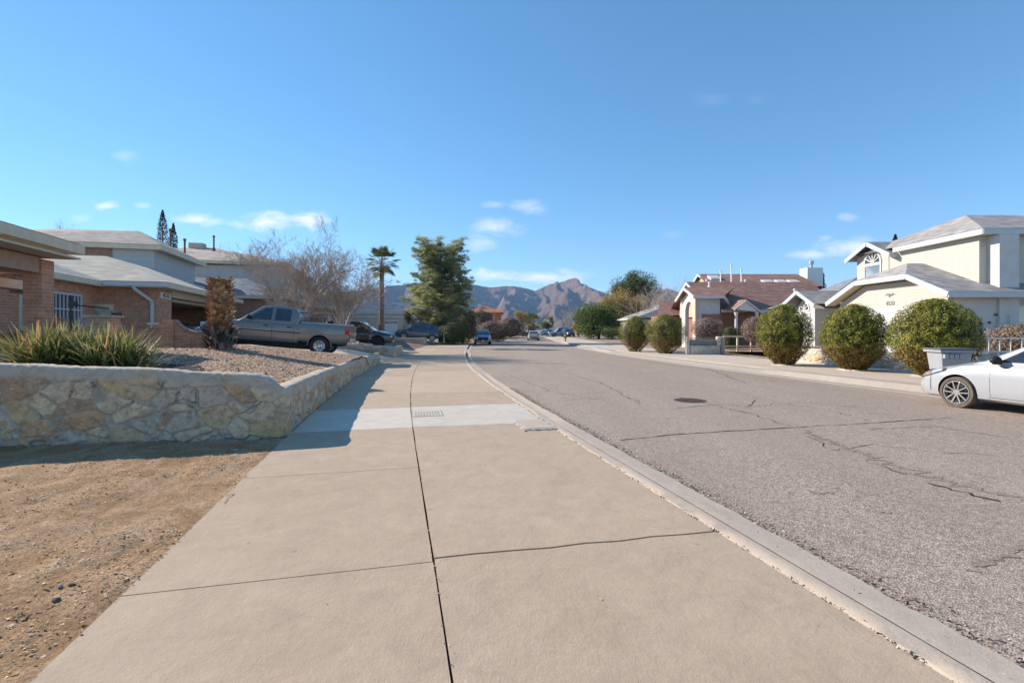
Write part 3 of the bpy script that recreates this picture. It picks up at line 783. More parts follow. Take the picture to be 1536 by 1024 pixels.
pw3 = [Vector((-11.6, 47.0)), Vector((-9.7, 47.3)), Vector((-8.6, 47.5)), Vector((-8.6, 48.2))]
rock_wall('stone_wall', 'short low stone wall in front of the blue-grey parked vehicle on the far left driveway', pw3, lambda d: .74, lambda d: .0, .35, 2.8, .08)
mb = MB()
mc = Vector((-6.35, 8.75)); vs = [(mc.x, mc.y, yard_z(*mc)+.03)]
for j in range(28):
    a = 2*math.pi*j/28; rr = 1+.12*noise.noise((j*.9, 1, 1)); q = (mc.x + .62*rr*math.cos(a), mc.y + .62*rr*math.sin(a)); vs.append((*q, yard_z(*q)+.014))
mb.add(vs, [[0, 1+j, 1+(j+1) % 28] for j in range(28)]); mb.build('mulch_bed', M['black_mulch'], kind='structure')

# loose chips on the dirt, pebbles in the yard, grit along the kerb
def scatter(name, label, cat, mat, pts, size, flat=.5):
    n = len(pts); c_ = np.array(pts)
    nz_ = unit(rng.normal(0, flat, (n, 3)) + np.array([0, 0, 1.])); u = unit(np.cross(nz_, rng.normal(0, 1, (n, 3)))); v = np.cross(nz_, u)
    L = size*np.minimum(rng.lognormal(0, .45, (n, 1)), 2.2); Wd = L*rng.uniform(.25, .8, (n, 1)); nn = np.cross(u, v)
    c_ = c_ + np.array([0,0,1])*L*.18
    V = np.stack([c_-u*L/2-v*Wd/2, c_+u*L/2-v*Wd*.3, c_+u*L*.35+v*Wd/2+nn*L*.2, c_-u*L*.4+v*Wd/2], 1).reshape(-1, 3)
    o = quads_mesh(name, V, 4, M[mat], None, rng.uniform(0, 1, n)); return tag(o, label, cat, None, 'stuff')
pts = []
while len(pts) < 19000:
    s = random.uniform(.6, 7.0); t = TLF + .015 - abs(random.gauss(0, 1.4)) if random.random() < .75 else TLF - random.random()*5
    x, y, _ = pos(s, t)
    if noise.noise((x*1.1, y*1.1, 3)) + .25 < random.random()*.9 - .2: continue
    pts.append((x, y, max(dirt_z(s, t, x, y), .0 if t > TLF else -1)))
scatter('wood_chips', 'dry brown wood chips and litter spread over the bare dirt verge', 'debris', 'chips', pts, .0105, .22)
pts = []
for _ in range(26000):
    s = 7.2 + 10.5*random.random()**1.5; t = -4.25 - 8*random.random()
    x, y, _z = pos(s, t)
    if keep((x, y)): pts.append((x, y, yard_z(x, y)))
scatter('yard_gravel', 'loose tan and pink landscaping gravel in the raised front yard', 'gravel', 'pebble', pts, .030, .28)
pts = []
for _ in range(5200):
    s = random.uniform(1.2, 13)**1; t = .47 + abs(random.gauss(0, .09)); x, y, _ = pos(s, t); pts.append((x, y, roadz(x, y)))
for _ in range(700):
    s = random.uniform(1.2, 12); t = -.004 + random.gauss(0, .010); x, y, _ = pos(s, t); pts.append((x, y, zedge(s)+.004))
scatter('road_grit', 'loose grit gathered along the gutter edge of the asphalt', 'grit', 'road_grit', pts, .012, .5)
# a few larger stones and clods on the verge, orange cord by the wall corner
def rock(name, label, x, y, z, r, mat, group=None):
    mb = MB(); mb.ball((0,0,0), (r, r*.8, r*.6), 9, 6)
    sd = random.random()*90
    mb.v = [tuple(Vector(v)*(1+.5*noise.noise(Vector(v)*(1.4/r) + Vector((sd, 0, 0))))) for v in mb.v]
    o = mb.build(name, M[mat], None, smooth=50, merge=True); o.location = (x, y, z + r*.25); o.rotation_euler = (0, 0, random.random()*6)
    return tag(o, label, 'rock', group)
for px, py, r, mat, lb in [(84,902,.022,'bark','dark brown clod on the dirt, lower of the dark pair near the bottom left'),(107,878,.02,'bark','dark brown clod on the dirt, upper of the dark pair near the bottom left'),(90,881,.014,'urn','small tan stone on the dirt left of the dark clods'),
                           (343,657,.055,'stone_grey','flat grey stone on the black soil beside the wall corner'),(372,655,.04,'stone_grey','small grey stone on the black soil nearest the wall corner'),(352,676,.04,'stone_grey','small grey stone beside the orange cord end')]:
    x, y, _ = P(px, py); s_ = y; rock('rock', lb, x, y, dirt_z(y, tl(x, y), x, y), r, mat)
mb = MB(); q = []
for px, py in [(338,680),(346,673),(356,669),(366,669),(376,673)]:
    x, y, _ = P(px, py); q.append((x, y, dirt_z(y, tl(x, y), x, y)+.02))
mb.tube(q, .006, 5); tag(mb.build('cord', M['orange_cord']), 'orange cord lying on the dirt near the stone wall corner', 'cord')

# ------------------------------------------------------------------ things let into the paving
def frame_pts(px0, py0, px1, py1):
    a = P(px0, py0); b = P(px1, py1); return a, b
t = thing('meter_lid', 'flush grey rectangular meter cover in the pale concrete strip of the sidewalk', 'meter cover', (P(641, 620)[0], P(641, 620)[1], 0), math.atan(.23))
mb = MB(); mb.box(-.27, .27, -.30, .30, -.02, .004); mb.build('frame', M['stone_grey'], t)
mb = MB(); mb.box(-.25, .25, -.28, .28, .0045, .007)
for i in range(9):
    for j in range(7): mb.box(-.225+i*.05, -.225+i*.05+.032, -.24+j*.07, -.24+j*.07+.04, .0072, .011)
mb.build('lid', M['concrete_pale'], t)
x0, y0, _ = P(800, 636, -.02)
t = thing('utility_box', 'concrete utility box cover with broken white edges beside the kerb', 'utility box', (x0, y0, -.02), math.atan(.24))
mb = MB(); mb.box(-.27, .27, -.42, .40, -.06, .004); mb.build('frame', M['concrete_pale'], t, bevel=.006)
mb = MB(); mb.box(-.225, .225, -.36, .36, .005, .012); mb.build('lid', M['kerb_concrete'], t, bevel=.004)
mb = MB()
for i in range(46):
    a = random.choice([(-.27 + random.gauss(0,.02), random.uniform(-.42,.3)), (random.uniform(-.27,.2), -.42 + random.gauss(0,.03)), (.25 + random.gauss(0,.015), random.uniform(-.4,.4))])
    r_ = random.uniform(.006, .02); mb.ball((a[0], a[1], .006), (r_*1.3, r_, r_*.5), 6, 4)
mb.build('broken_edge', M['concrete_pale'], t, kind='stuff')
x0, y0, _ = P(1035, 600, -.05)
t = thing('manhole_cover', 'round rusty cast iron manhole cover in the middle of the road', 'manhole cover', (x0, y0, roadz(x0, y0)), 0)
mb = MB(); mb.lathe([(.345, -.03), (.345, .006), (.30, .007), (.295, .002)], 40); mb.build('rim', M['cast_iron'], t)
mb = MB(); mb.lathe([(.0, .004), (.29, .004), (.292, -.01)], 40)
for i in range(-5, 6):
    for j in range(-5, 6):
        if i*i+j*j < 27: mb.box(i*.05-.017, i*.05+.017, j*.05-.017, j*.05+.017, .0042, .010)
mb.build('cover', M['cast_iron'], t)

# ------------------------------------------------------------------ house kit
def roof_part(root, faces, mat, name='roof', thick=.0):
    mb = MB()
    for f in faces: mb.poly(*f)
    return mb.build(name, M[mat], root)
def hip_roof(root, x0, x1, y0, y1, z, slope, oh, mat, trim, axis='auto', gable=(0,0), soffit=None, fh=.20, name='roof'):
    """hip or gable roof over the wall rectangle, eaves at height z (top of the fascia)"""
    X0, X1, Y0, Y1 = x0-oh, x1+oh, y0-oh, y1+oh; wx, wy = X1-X0, Y1-Y0
    if axis == 'auto': axis = 'x' if wx >= wy else 'y'
    if axis == 'x':
        h = wy/2; i0 = 0 if gable[0] else min(h, wx/2); i1 = 0 if gable[1] else min(h, wx/2); zr = z + h*slope; ym = (Y0+Y1)/2
        A, B = (X0+i0, ym, zr), (X1-i1, ym, zr); c = [(X0,Y0,z),(X1,Y0,z),(X1,Y1,z),(X0,Y1,z)]
        fs = [(c[0],c[1],B,A),(c[2],c[3],A,B)] + ([] if gable[0] else [(c[3],c[0],A)]) + ([] if gable[1] else [(c[1],c[2],B)])
        gab = ([(c[0], A, c[3])] if gable[0] else []) + ([(c[1], c[2], B)] if gable[1] else [])
        gw = ([[(x0,y0,z-.02),(x0,y1,z-.02),(x0,ym,zr-oh*slope-.02)]] if gable[0] else []) + ([[(x1,y1,z-.02),(x1,y0,z-.02),(x1,ym,zr-oh*slope-.02)]] if gable[1] else [])
    else:
        h = wx/2; i0 = 0 if gable[0] else min(h, wy/2); i1 = 0 if gable[1] else min(h, wy/2); zr = z + h*slope; xm = (X0+X1)/2
        A, B = (xm, Y0+i0, zr), (xm, Y1-i1, zr); c = [(X0,Y0,z),(X1,Y0,z),(X1,Y1,z),(X0,Y1,z)]
        fs = [(c[1],c[2],B,A),(c[3],c[0],A,B)] + ([] if gable[0] else [(c[0],c[1],A)]) + ([] if gable[1] else [(c[2],c[3],B)])
        gw = ([[(x1,y0,z-.02),(x0,y0,z-.02),(xm,y0,zr-oh*slope-.02)]] if gable[0] else []) + ([[(x0,y1,z-.02),(x1,y1,z-.02),(xm,y1,zr-oh*slope-.02)]] if gable[1] else [])
        gab = []
    r = roof_part(root, fs, mat, name)
    mb = MB(); T = .06
    segs = [(c[0],c[1]),(c[1],c[2]),(c[2],c[3]),(c[3],c[0])]
    if axis == 'x' and gable[0]: segs[3] = None; segs += [(c[3],A),(A,c[0])]
    if axis == 'x' and gable[1]: segs[1] = None; segs += [(c[1],B),(B,c[2])]
    if axis == 'y' and gable[0]: segs[0] = None; segs += [(c[0],A),(A,c[1])]
    if axis == 'y' and gable[1]: segs[2] = None; segs += [(c[2],B),(B,c[3])]
    for s_ in segs:
        if s_: mb.beam((s_[0][0],s_[0][1],s_[0][2]-fh/2-.012), (s_[1][0],s_[1][1],s_[1][2]-fh/2-.012), T, fh)
    f = mb.build('fascia', M[trim], root)
    mb = MB(); mb.poly((X0+.03,Y0+.03,z-fh+.02),(X0+.03,Y1-.03,z-fh+.02),(X1-.03,Y1-.03,z-fh+.02),(X1-.03,Y0+.03,z-fh+.02))
    mb.build('soffit', M[soffit or trim], root)
    return r, gw, zr
def window(root, axis, at, u0, u1, z0, z1, out=1, frame='trim_white', pane='glass', bars=0, rails=0, fw=.07, sill=True, depth=.05):
    """axis 'x': lies on the plane x=at, u runs along y; 'y': on y=at, u along x; out: side the window faces"""
    def bx(mb, a0, a1, c0_, c1_, d0, d1):
        if axis == 'x': mb.box(at+out*d0, at+out*d1, a0, a1, c0_, c1_)
        else: mb.box(a0, a1, at+out*d0, at+out*d1, c0_, c1_)
    mb = MB()
    bx(mb, u0, u1, z0, z0+fw, .003, depth); bx(mb, u0, u1, z1-fw, z1, .003, depth); bx(mb, u0, u0+fw, z0+fw, z1-fw, .003, depth); bx(mb, u1-fw, u1, z0+fw, z1-fw, .003, depth)
    for i in range(bars):
        u = u0 + (u1-u0)*(i+1)/(bars+1); bx(mb, u-.014, u+.014, z0+fw, z1-fw, .012, depth*.8)
    for i in range(rails):
        z = z0 + (z1-z0)*(i+1)/(rails+1); bx(mb, u0+fw, u1-fw, z-.018, z+.018, .014, depth*.9)
    f = mb.build('window', M[frame], root)
    mb = MB(); bx(mb, u0+fw, u1-fw, z0+fw, z1-fw, .003, .010); mb.build('pane', M[pane], f)
    if sill:
        mb = MB(); bx(mb, u0-.05, u1+.05, z0-.06, z0, .003, depth+.05); mb.build('sill', M[frame], f)
    return f
def fan_window(root, xat, yc, r, z, frame='trim_white', pane='glass', spokes=5, out=-1):
    mb = MB(); n = 20
    for i in range(n):
        a, b = math.pi*i/n, math.pi*(i+1)/n
        q = [(yc+rr*math.cos(t_), z+rr*math.sin(t_)) for rr, t_ in ((r, a), (r+.09, a), (r+.09, b), (r, b))]
        mb.prism([(xat+out*.003, y, zz) for y, zz in q], (out*.05, 0, 0))
    mb.box(xat+out*.003, xat+out*.05, yc-r-.09, yc+r+.09, z-.08, z)
    for i in range(spokes):
        a = math.pi*(i+1)/(spokes+1); mb.beam((xat+out*.03, yc+.05*math.cos(a), z+.05*math.sin(a)), (xat+out*.03, yc+r*math.cos(a), z+r*math.sin(a)), .045, .035, (1,0,0))
    f = mb.build('window', M[frame], root)
    mb = MB(); mb.prism([(xat+out*.003, yc+r*math.cos(math.pi*i/n), z+r*math.sin(math.pi*i/n)) for i in range(n+1)], (out*.008, 0, 0)); mb.build('pane', M[pane], f)
def pipe(root, x, y, z0, z1, r=.05, mat='galv', cap=True, name='vent_pipe'):
    mb = MB(); mb.lathe([(r*1.9, z0-.3), (r*1.9, z0+.06), (r, z0+.12), (r, z1)] + ([(r*1.6, z1+.001), (r*1.6, z1+.10), (.001, z1+.14)] if cap else [(.001, z1)]), 10, c=(x, y, 0)); return mb.build(name, M[mat], root, smooth=40)

# ------------------------------------------------------------------ brick house on the left
rz1 = math.atan2(.287, .958)
H1 = thing('brick_house', 'red brick house with an open garage, white downspout and two-storey rear, on the near left', 'house', (-14.3, 19.94, -.318), rz1)
H1.scale = (1.212, 1.212, 1.212)
FZ = .92
mb = MB()
mb.box(-9.5, -2.2, -8.4, .45, .5, 3.0)          # main front (recessed) part, wall plane lx=-2.2
mb.box(-9.5, -.75, .45, .70, .5, 3.06)         # garage side wall
mb.box(-.75, -.45, .45, 1.65, .5, 3.06)        # near brick pier
mb.box(-.75, -.45, 8.40, 9.9, .5, 3.06)        # far pier
mb.box(-9.5, -.75, 9.65, 9.9, .5, 3.06)
mb.box(-7.2, -7.0, .70, 9.65, .5, 3.06)        # back wall of the garage

mb.build('wall', M['brick'], H1)
mb = MB(); mb.box(-6.99, -.76, .71, 9.64, FZ-.1, FZ); mb.build('garage_floor', M['concrete'], H1)
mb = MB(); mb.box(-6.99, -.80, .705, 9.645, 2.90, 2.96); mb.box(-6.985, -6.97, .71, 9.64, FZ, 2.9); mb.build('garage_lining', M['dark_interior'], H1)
mb = MB(); mb.box(-.72, -.42, 1.65, 8.40, 2.72, 3.06); mb.build('garage_header', M['trim_beige'], H1)
mb = MB()
for i in range(4): mb.box(-3.3+i*.62, -2.70+i*.62, 1.75, 8.3, 2.62, 2.665)
mb.box(-.80, -.74, 1.70, 8.35, 2.60, 2.715); mb.build('garage_door', M['trim_beige'], H1)
# things stored along the back wall of the garage
mb = MB(); mb.box(-6.9, -6.3, 1.2, 4.0, FZ, 2.1); mb.box(-6.3, -6.25, 1.2, 4.0, 1.5, 1.55); mb.build('shelf', M['brown_wood'], H1)
hip = lambda: None
ez = 3.15
roof_part(H1, [((-9.5,0,ez),(0,0,ez),(-3.1,3.1,ez+1.2),(-9.5,3.1,ez+1.2)), ((0,0,ez),(0,10.3,ez),(-3.1,7.2,ez+1.2),(-3.1,3.1,ez+1.2)), ((0,10.3,ez),(-9.5,10.3,ez),(-9.5,7.2,ez+1.2),(-3.1,7.2,ez+1.2)),
               ((-9.5,3.1,ez+1.2),(-3.1,3.1,ez+1.2),(-3.1,7.2,ez+1.2),(-9.5,7.2,ez+1.2))], 'shingle_tan')
roof_part(H1, [((-1.85,-8.6,ez-.004),(-1.85,.0,ez-.004),(-4.9,.0,ez+1.19),(-4.9,-8.6,ez+1.19)), ((-4.9,0,ez+1.19),(-9.9,0,ez-.0),(-9.9,-8.6,ez),(-4.9,-8.6,ez+1.19))], 'shingle_grey')
mb = MB()
mb.beam((-1.86,0,ez-.11),(0,0,ez-.11),.05,.18); mb.beam((0,-.02,ez-.11),(0,10.3,ez-.11),.05,.18); mb.beam((0,10.3,ez-.11),(-9.5,10.3,ez-.11),.05,.18)
mb.beam((-1.85,-8.6,ez-.112),(-1.85,-.03,ez-.112),.05,.18)
mb.build('fascia', M['trim_cream'], H1)
mb = MB(); mb.box(-9.4,-.05,.03,10.25,ez-.20,ez-.17); mb.box(-9.4,-1.9,-8.6,0.02,ez-.203,ez-.173); mb.build('soffit', M['trim_beige'], H1)
# gutter along the camera-facing eave, downspout with its elbow
mb = MB(); mb.box(-1.8,.0,-.12,-.03,ez-.17,ez-.03); mb.build('gutter', M['trim_white'], H1)
mb = MB(); q = [(-.95,-.07,ez-.14),(-.95,-.07,ez-.24),(-.62,.36,ez-.62),(-.60,.395,ez-.72),(-.60,.395,FZ+.5)]
for a, b in zip(q, q[1:]): mb.beam(a, b, .085, .07, (0,1,0))
mb.build('downspout', M['trim_white'], H1)
# two-storey block
mb = MB(); mb.box(-13, -3.45, 8.35, 14.2, 3.0, 5.5); mb.build('wall', M['siding_grey'], H1)
mb = MB(); mb.box(-12.9, -5.15, 8.32, 8.345, 4.2, 5.42); mb.build('wall', M['brick_tan'], H1)
cc = [(-13.4,8.0,5.62),(-3.0,8.0,5.62),(-3.0,14.6,5.62),(-13.4,14.6,5.62)]; ap = (-5.0,10.75,6.72); ap2 = (-8.4,11.2,6.72)
roof_part(H1, [(cc[0],cc[1],ap,ap2),(cc[1],cc[2],ap),(cc[2],cc[3],ap2,ap),(cc[3],cc[0],ap2)], 'shingle_pink')
mb = MB()
for i in range(4): a, b = cc[i], cc[(i+1) % 4]; mb.beam((a[0],a[1],a[2]-.13),(b[0],b[1],b[2]-.13),.05,.22)
mb.build('fascia', M['trim_cream'], H1)
mb = MB(); mb.box(-13.35,-3.05,8.05,14.55,5.40,5.43); mb.build('soffit', M['trim_beige'], H1)
pipe(H1, -4.2, 12.6, 6.15, 7.15, .055, 'rust_pipe'); pipe(H1, -3.75, 13.4, 5.9, 6.75, .055, 'rust_pipe')
# porch wing at the very left
mb = MB(); mb.box(-.42, -.10, -6.45, -6.02, .5, 3.02); mb.build('porch_pillar', M['brick'], H1)
mb = MB(); mb.box(-.40,-.13,-8.5,-6.46,2.72,3.05); mb.box(-2.2,-.42,-6.4,-6.1,2.72,3.05); mb.build('porch_beam', M['trim_brown'], H1)
roof_part(H1, [((.40,-8.6,3.42),(.40,-5.95,3.42),(-2.6,-5.95,3.80),(-2.6,-8.6,3.80)), ((-2.6,-8.6,3.80),(-2.6,-5.95,3.80),(-4.9,-5.95,4.42),(-4.9,-8.6,4.42))], 'shingle_grey')
mb = MB(); mb.beam((.40,-8.6,3.30),(.40,-5.93,3.30),.05,.20); mb.beam((.40,-5.95,3.30),(-2.6,-5.95,3.68),.05,.20); mb.build('fascia', M['trim_cream'], H1)
mb = MB(); mb.box(-2.2,.37,-8.6,-5.97,3.08,3.12); mb.build('soffit', M['trim_beige'], H1)
mb = MB(); mb.box(-1.25,-.9,-9.0,-5.2,2.42,2.62); mb.build('porch_shade', M['trim_cream'], H1)
mb = MB(); mb.box(-1.35,-.85,-5.2,-4.75,2.36,2.72); mb.build('vent_box', M['shingle_slate'], H1)
window(H1, 'x', -2.2, -2.05, -.55, 1.15, 2.62, 1, 'trim_white', 'glass', 7, 2, .05)
window(H1, 'x', -2.2, -3.42, -2.85, 1.55, 2.72, 1, 'trim_cream', 'glass_light', 1, 1, .06)
# address plaque on the near pier
mb = MB(); mb.box(-.44, -.425, .62, 1.52, 2.63, 2.84); pq = mb.build('address_plaque', M['sign_white'], H1)
def text(name, body, size, mat, parent, loc, rot, sx=1.0):
    cu = bpy.data.curves.new(name, 'FONT'); cu.body = body; cu.size = size; cu.extrude = .004; cu.align_x = 'CENTER'; cu.align_y = 'CENTER'
    t_ = bpy.data.objects.new('lettering', cu); C.objects.link(t_)
    me = bpy.data.meshes.new_from_object(t_.evaluated_get(bpy.context.evaluated_depsgraph_get())); bpy.data.objects.remove(t_)
    me.materials.clear(); me.materials.append(M[mat]); o = bpy.data.objects.new(name, me); C.objects.link(o); o.parent = parent
    o.location = loc; o.rotation_euler = rot; o.scale = (sx, 1, 1); return o
text('house_number', '4533', .22, 'dark', pq, (-.420, 1.07, 2.735), (R(90), 0, R(90)), 1.35)

# brick garden wall with a scooped top, brick pillars
GW = thing('garden_wall', 'low red brick garden wall with scooped top and stepped pillars in front of the garage', 'wall', (-12.9, 13.75, .8), math.atan2(.28, 1))
def scoop(mb, x0, x1, z0, ztop, dip, thick=.22, n=16):
    up = [(x0+(x1-x0)*i/n, ztop - dip*math.sin(math.pi*i/n)**.8) for i in range(n+1)]
    mb.prism([(x0, 0, z0)] + [(x1, 0, z0)] + [(x, 0, z) for x, z in up[::-1]], (0, thick, 0))
    return up
mb = MB(); cp = MB()
for x0, x1, zt, dp in ((-2.6, -.3, 1.05, .22), (-.0, 2.42, 1.05, .12), (2.8, 4.02, .98, .42)):
    up = scoop(mb, x0, x1, -.3, zt-.02 if zt < 1 else zt-.32, dp*.9)
    for (a, za), (b, zb) in zip(up, up[1:]): cp.beam((a, .11, za+.035), (b, .11, zb+.035), .27, .07)
mb.build('wall', M['brick'], GW); cp.build('coping', M['brick_tan'], GW)
mb = MB()
mb.box(2.42, 2.80, -.06, .28, -.3, 1.02); mb.box(2.22, 2.42, -.02, .24, -.3, .86)
mb.build('pillar', M['brick'], GW)
mb = MB(); mb.box(4.02, 4.25, -.04, .26, -.3, .82); mb.build('pillar', M['brick'], GW)
mb = MB(); mb.box(-.34, .06, -.08, .32, -.3, 1.05); mb.build('pillar', M['brick_tan'], GW)
mb = MB(); mb.box(2.12, 2.38, -.06, .26, .862, .92); mb.build('cap_stone', M['stucco_white'], GW)
# pedestal with an urn, plus the small dark lantern post behind the plants
px = Vector((X(156, 11.6), 11.6))
PD = thing('brick_pedestal', 'square brick pedestal with a flat cap behind the spiky plants', 'pedestal', (px.x, px.y, .9), .28)
mb = MB(); mb.box(-.24,.24,-.24,.24,-.2,.90); mb.build('shaft', M['brick'], PD)
mb = MB(); mb.box(-.29,.29,-.29,.29,.902,.96); mb.build('cap', M['urn'], PD)
U = thing('urn', 'round carved tan planter pot standing on the brick pedestal', 'planter', (px.x, px.y, 1.862), .2)
U.scale = (.62, .62, .62)
mb = MB(); mb.lathe([(.20,0),(.22,.03),(.19,.06),(.26,.16),(.285,.30),(.30,.36),(.31,.37),(.31,.41),(.26,.41),(.25,.36),(.001,.35)], 28); mb.build('bowl', M['urn'], U, smooth=35)
mb = MB()
for i in range(16):
    a = 2*math.pi*i/16; mb.ball((.268*math.cos(a), .268*math.sin(a), .2), (.03,.03,.075), 6, 5)
mb.build('carving', M['urn'], U, smooth=60)
lx = Vector((X(106, 11.2), 11.2))
LP = thing('metal_stand', 'dark metal post with a long thin horizontal arm in front of the barred window', 'metal stand', (lx.x, lx.y, .85), .2)
mb = MB(); mb.tube([(0,0,0),(0,0,1.42)], .02, 8); mb.build('post', M['black_metal'], LP)
mb = MB(); mb.tube([(-.05,0,1.25),(.78,0,1.16)], .016, 6); mb.build('arm', M['black_metal'], LP)
mb = MB(); mb.ball((0,0,1.40), (.035,.035,.07), 8, 6); mb.box(-.03,.13,-.03,.03,1.20,1.32); mb.build('head', M['black_metal'], LP)
mb = MB(); mb.tube([(.1,-.1,.75),(.35,-.15,.86),(.5,-.15,.8),(.52,-.15,.4)], .02, 6); mb.build('hose', M['galv'], LP)
bx_ = Vector((X(175, 12.6), 12.6)); 
mb = MB(); mb.box(-.09,.09,-.07,.07,0,.20); mb.box(-.03,.03,-.03,.03,-.9,.0)
o = mb.build('mailbox', M['black_metal'], None, bevel=.01); o.location = (bx_.x, bx_.y, 1.76); tag(o, 'small black box on a post between the urn and the white downspout', 'mailbox')

# ------------------------------------------------------------------ other houses on the left
def to_local(root, x, y):
    a = root.rotation_euler.z; dx, dy = x-root.location.x, y-root.location.y
    return (dx*math.cos(a)+dy*math.sin(a), -dx*math.sin(a)+dy*math.cos(a))
H2 = thing('house', 'two-storey grey house with a pink shingle roof behind the bare trees', 'house', (-18.2, 35.4, .42), .24)
H2.scale = (1.2, 1.2, 1.2)
mb = MB(); mb.box(-13, 0, 4.0, 16, -.4, 5.3); mb.build('wall', M['stucco_grey'], H2)
hip_roof(H2, -13, 0, 4.0, 16, 5.55, .28, .5, 'shingle_pink', 'trim_cream', 'x')
mb = MB(); mb.box(-8.5, 1.2, -1.0, 3.99, -.4, 2.75); mb.box(.0, 2.4, 6, 14, -.4, 2.6); mb.build('wall', M['brick_tan'], H2)
hip_roof(H2, -8.5, 1.2, -1.0, 4.4, 2.95, .40, .45, 'shingle_slate', 'trim_cream', 'x', (0, 0))
hip_roof(H2, -1, 2.4, 6, 14, 2.8, .38, .4, 'shingle_pink', 'trim_cream', 'y')
window(H2, 'y', 3.99, -7, -5.4, 3.5, 4.7, -1); window(H2, 'x', 0, 6, 7.6, 3.5, 4.7, 1); window(H2, 'x', 0, 11, 12.6, 3.5, 4.7, 1)
window(H2, 'x', 2.4, 7, 8.4, .9, 2.0, 1); mb = MB(); mb.box(2.403, 2.45, 9.4, 13.2, -.05, 2.1); mb.build('garage_door', M['trim_white'], H2)
pipe(H2, -9, 8.5, 7.0, 8.2, .06, 'rust_pipe'); pipe(H2, -5.5, 8.2, 7.0, 7.9, .06, 'rust_pipe')
mb = MB(); mb.box(-7.6,-6.6,9.3,10.0,6.6,7.6); mb.build('chimney', M['stucco_tan'], H2)

H4 = thing('house', 'tan stucco garage with a white panel door and pergola beam beside the palm', 'house', (X(605, 50.5), 50.5, .45), .14)
mb = MB(); mb.box(-6.6, -.0, 0, 9, -.4, 2.9); mb.build('wall', M['stucco_tan'], H4)
mb = MB(); mb.box(-.02, .10, 1.2, 7.2, -.1, 2.2); mb.box(-1.9,-.62,-.05,-.003,.0,2.1); d_ = mb.build('garage_door', M['trim_white'], H4)
mb = MB()
for i in range(5): mb.box(-1.85+i*.25,-1.67+i*.25,-.062,-.052,1.75,1.95)
mb.build('door_panes', M['glass'], d_)
mb = MB(); mb.box(-6.7,.1,-.1,-.003,2.35,2.55); mb.box(-6.7,.12,-.14,-.003,2.72,3.1); mb.box(.003,.14,-.14,9,2.72,3.1); mb.build('stucco_band', M['stucco_grey'], H4)
mb = MB(); mb.box(-6.65,.12,-.06,9,3.1,3.16); mb.build('roof', M['stucco_white'], H4)
mb = MB()
for i in range(7): mb.beam((-.9+i*.22,-.2,3.15),(-.35+i*.22,-.2,3.95),.07,.09,(0,1,0))
mb.beam((-1.1,-.2,3.95),(2.3,-.2,3.25),.12,.12,(0,1,0)); mb.build('pergola', M['trim_white'], H4)
mb = MB(); mb.box(-14, -7, 5, 14, -.4, 4.9); mb.build('wall', M['stucco_grey'], H4)
hip_roof(H4, -14, -7, 5, 14, 5.0, .33, .4, 'shingle_pink', 'trim_cream')

H5 = thing('house', 'far two-storey red stucco house with an orange tile roof above brown bushes', 'house', (X(752, 92), 92, 0), .05)
mb = MB(); mb.box(-6.6, 0, 0, 9, 0, 4.7); mb.build('wall', M['stucco_red'], H5)
hip_roof(H5, -6.6, 0, 0, 9, 4.9, .30, .4, 'tile_orange', 'stucco_red', 'x')
window(H5, 'y', 0, -5.6, -4.4, 2.9, 4.0, -1); window(H5, 'y', 0, -2.6, -1.4, 2.9, 4.0, -1)
mb = MB(); mb.box(-4.6,-3.9,3,3.7,5.2,6.6); mb.build('chimney', M['trim_white'], H5)
# ------------------------------------------------------------------ cream two-storey house on the right (local axes = world axes)
HA = thing('cream_house', 'cream two-storey house with grey shingle roofs, arched window and white garage side on the right', 'house', (16.9, 18.6, .1))
def A(x, y, z): return (x-16.9, y-18.6, z-.1)
OH = .45
# garage block: facade plane x = 17.35, clipped gable towards the street
gz = 3.0
mb = MB()
fac = [A(17.35,19.1,.05), A(17.35,25.4,.05), A(17.35,25.4,2.86), A(17.35,23.6,3.66), A(17.35,20.75,3.66), A(17.35,19.1,2.86)]
mb.prism(fac, (.2, 0, 0)); mb.build('wall', M['siding_cream'], HA)
mb = MB(); a, b = A(17.56,19.1,.05), A(19.295,19.3,2.95); mb.box(a[0], b[0], a[1], b[1], a[2], b[2]); mb.build('wall', M['stucco_white'], HA)
e0, e1, e2, e3 = A(16.9,18.6,gz), A(16.9,20.6,3.92), A(16.9,23.7,3.92), A(16.9,25.85,gz)
pk = A(18.25,22.15,4.58)
back = 26.0
R0, R1 = A(back,18.6,gz), A(back,22.15,4.58); R3 = A(back,25.85,gz)
roof_part(HA, [(e0,R0,R1,pk,e1), (e1,pk,e2), (e2,pk,R1,R3,e3)], 'shingle_grey')
mb = MB()
for a, b in ((e0,e1),(e1,e2),(e2,e3)): mb.beam((a[0],a[1],a[2]-.12),(b[0],b[1],b[2]-.12),.06,.22)
mb.beam((e0[0],e0[1],e0[2]-.12),(R0[0]-6.0,R0[1],R0[2]-.12),.06,.22); mb.build('fascia', M['trim_bluegrey'], HA)
mb = MB()
for a, b in ((e0,e1),(e1,e2),(e2,e3)):
    mb.poly((a[0]+.03,a[1],a[2]-.21),(b[0]+.03,b[1],b[2]-.21),(b[0]+.5,b[1],b[2]-.21),(a[0]+.5,a[1],a[2]-.21))
a = A(16.95,18.63,2.80); mb.box(a[0], a[0]+3.2, a[1], a[1]+.5, a[2], a[2]+.02); mb.build('soffit', M['trim_beige'], HA)
a = A(17.35,19.8,.1); mb = MB(); mb.box(a[0]-.06,a[0]-.003,a[1],a[1]+5.0,a[2],a[2]+2.25); gd = mb.build('garage_door', M['trim_white'], HA)
mb = MB(); mb.box(a[0]-.07,a[0]-.003,a[1]-.12,a[1]+5.12,a[2]+2.253,a[2]+2.40); mb.build('garage_header', M['trim_bluegrey'], HA)
mb = MB()
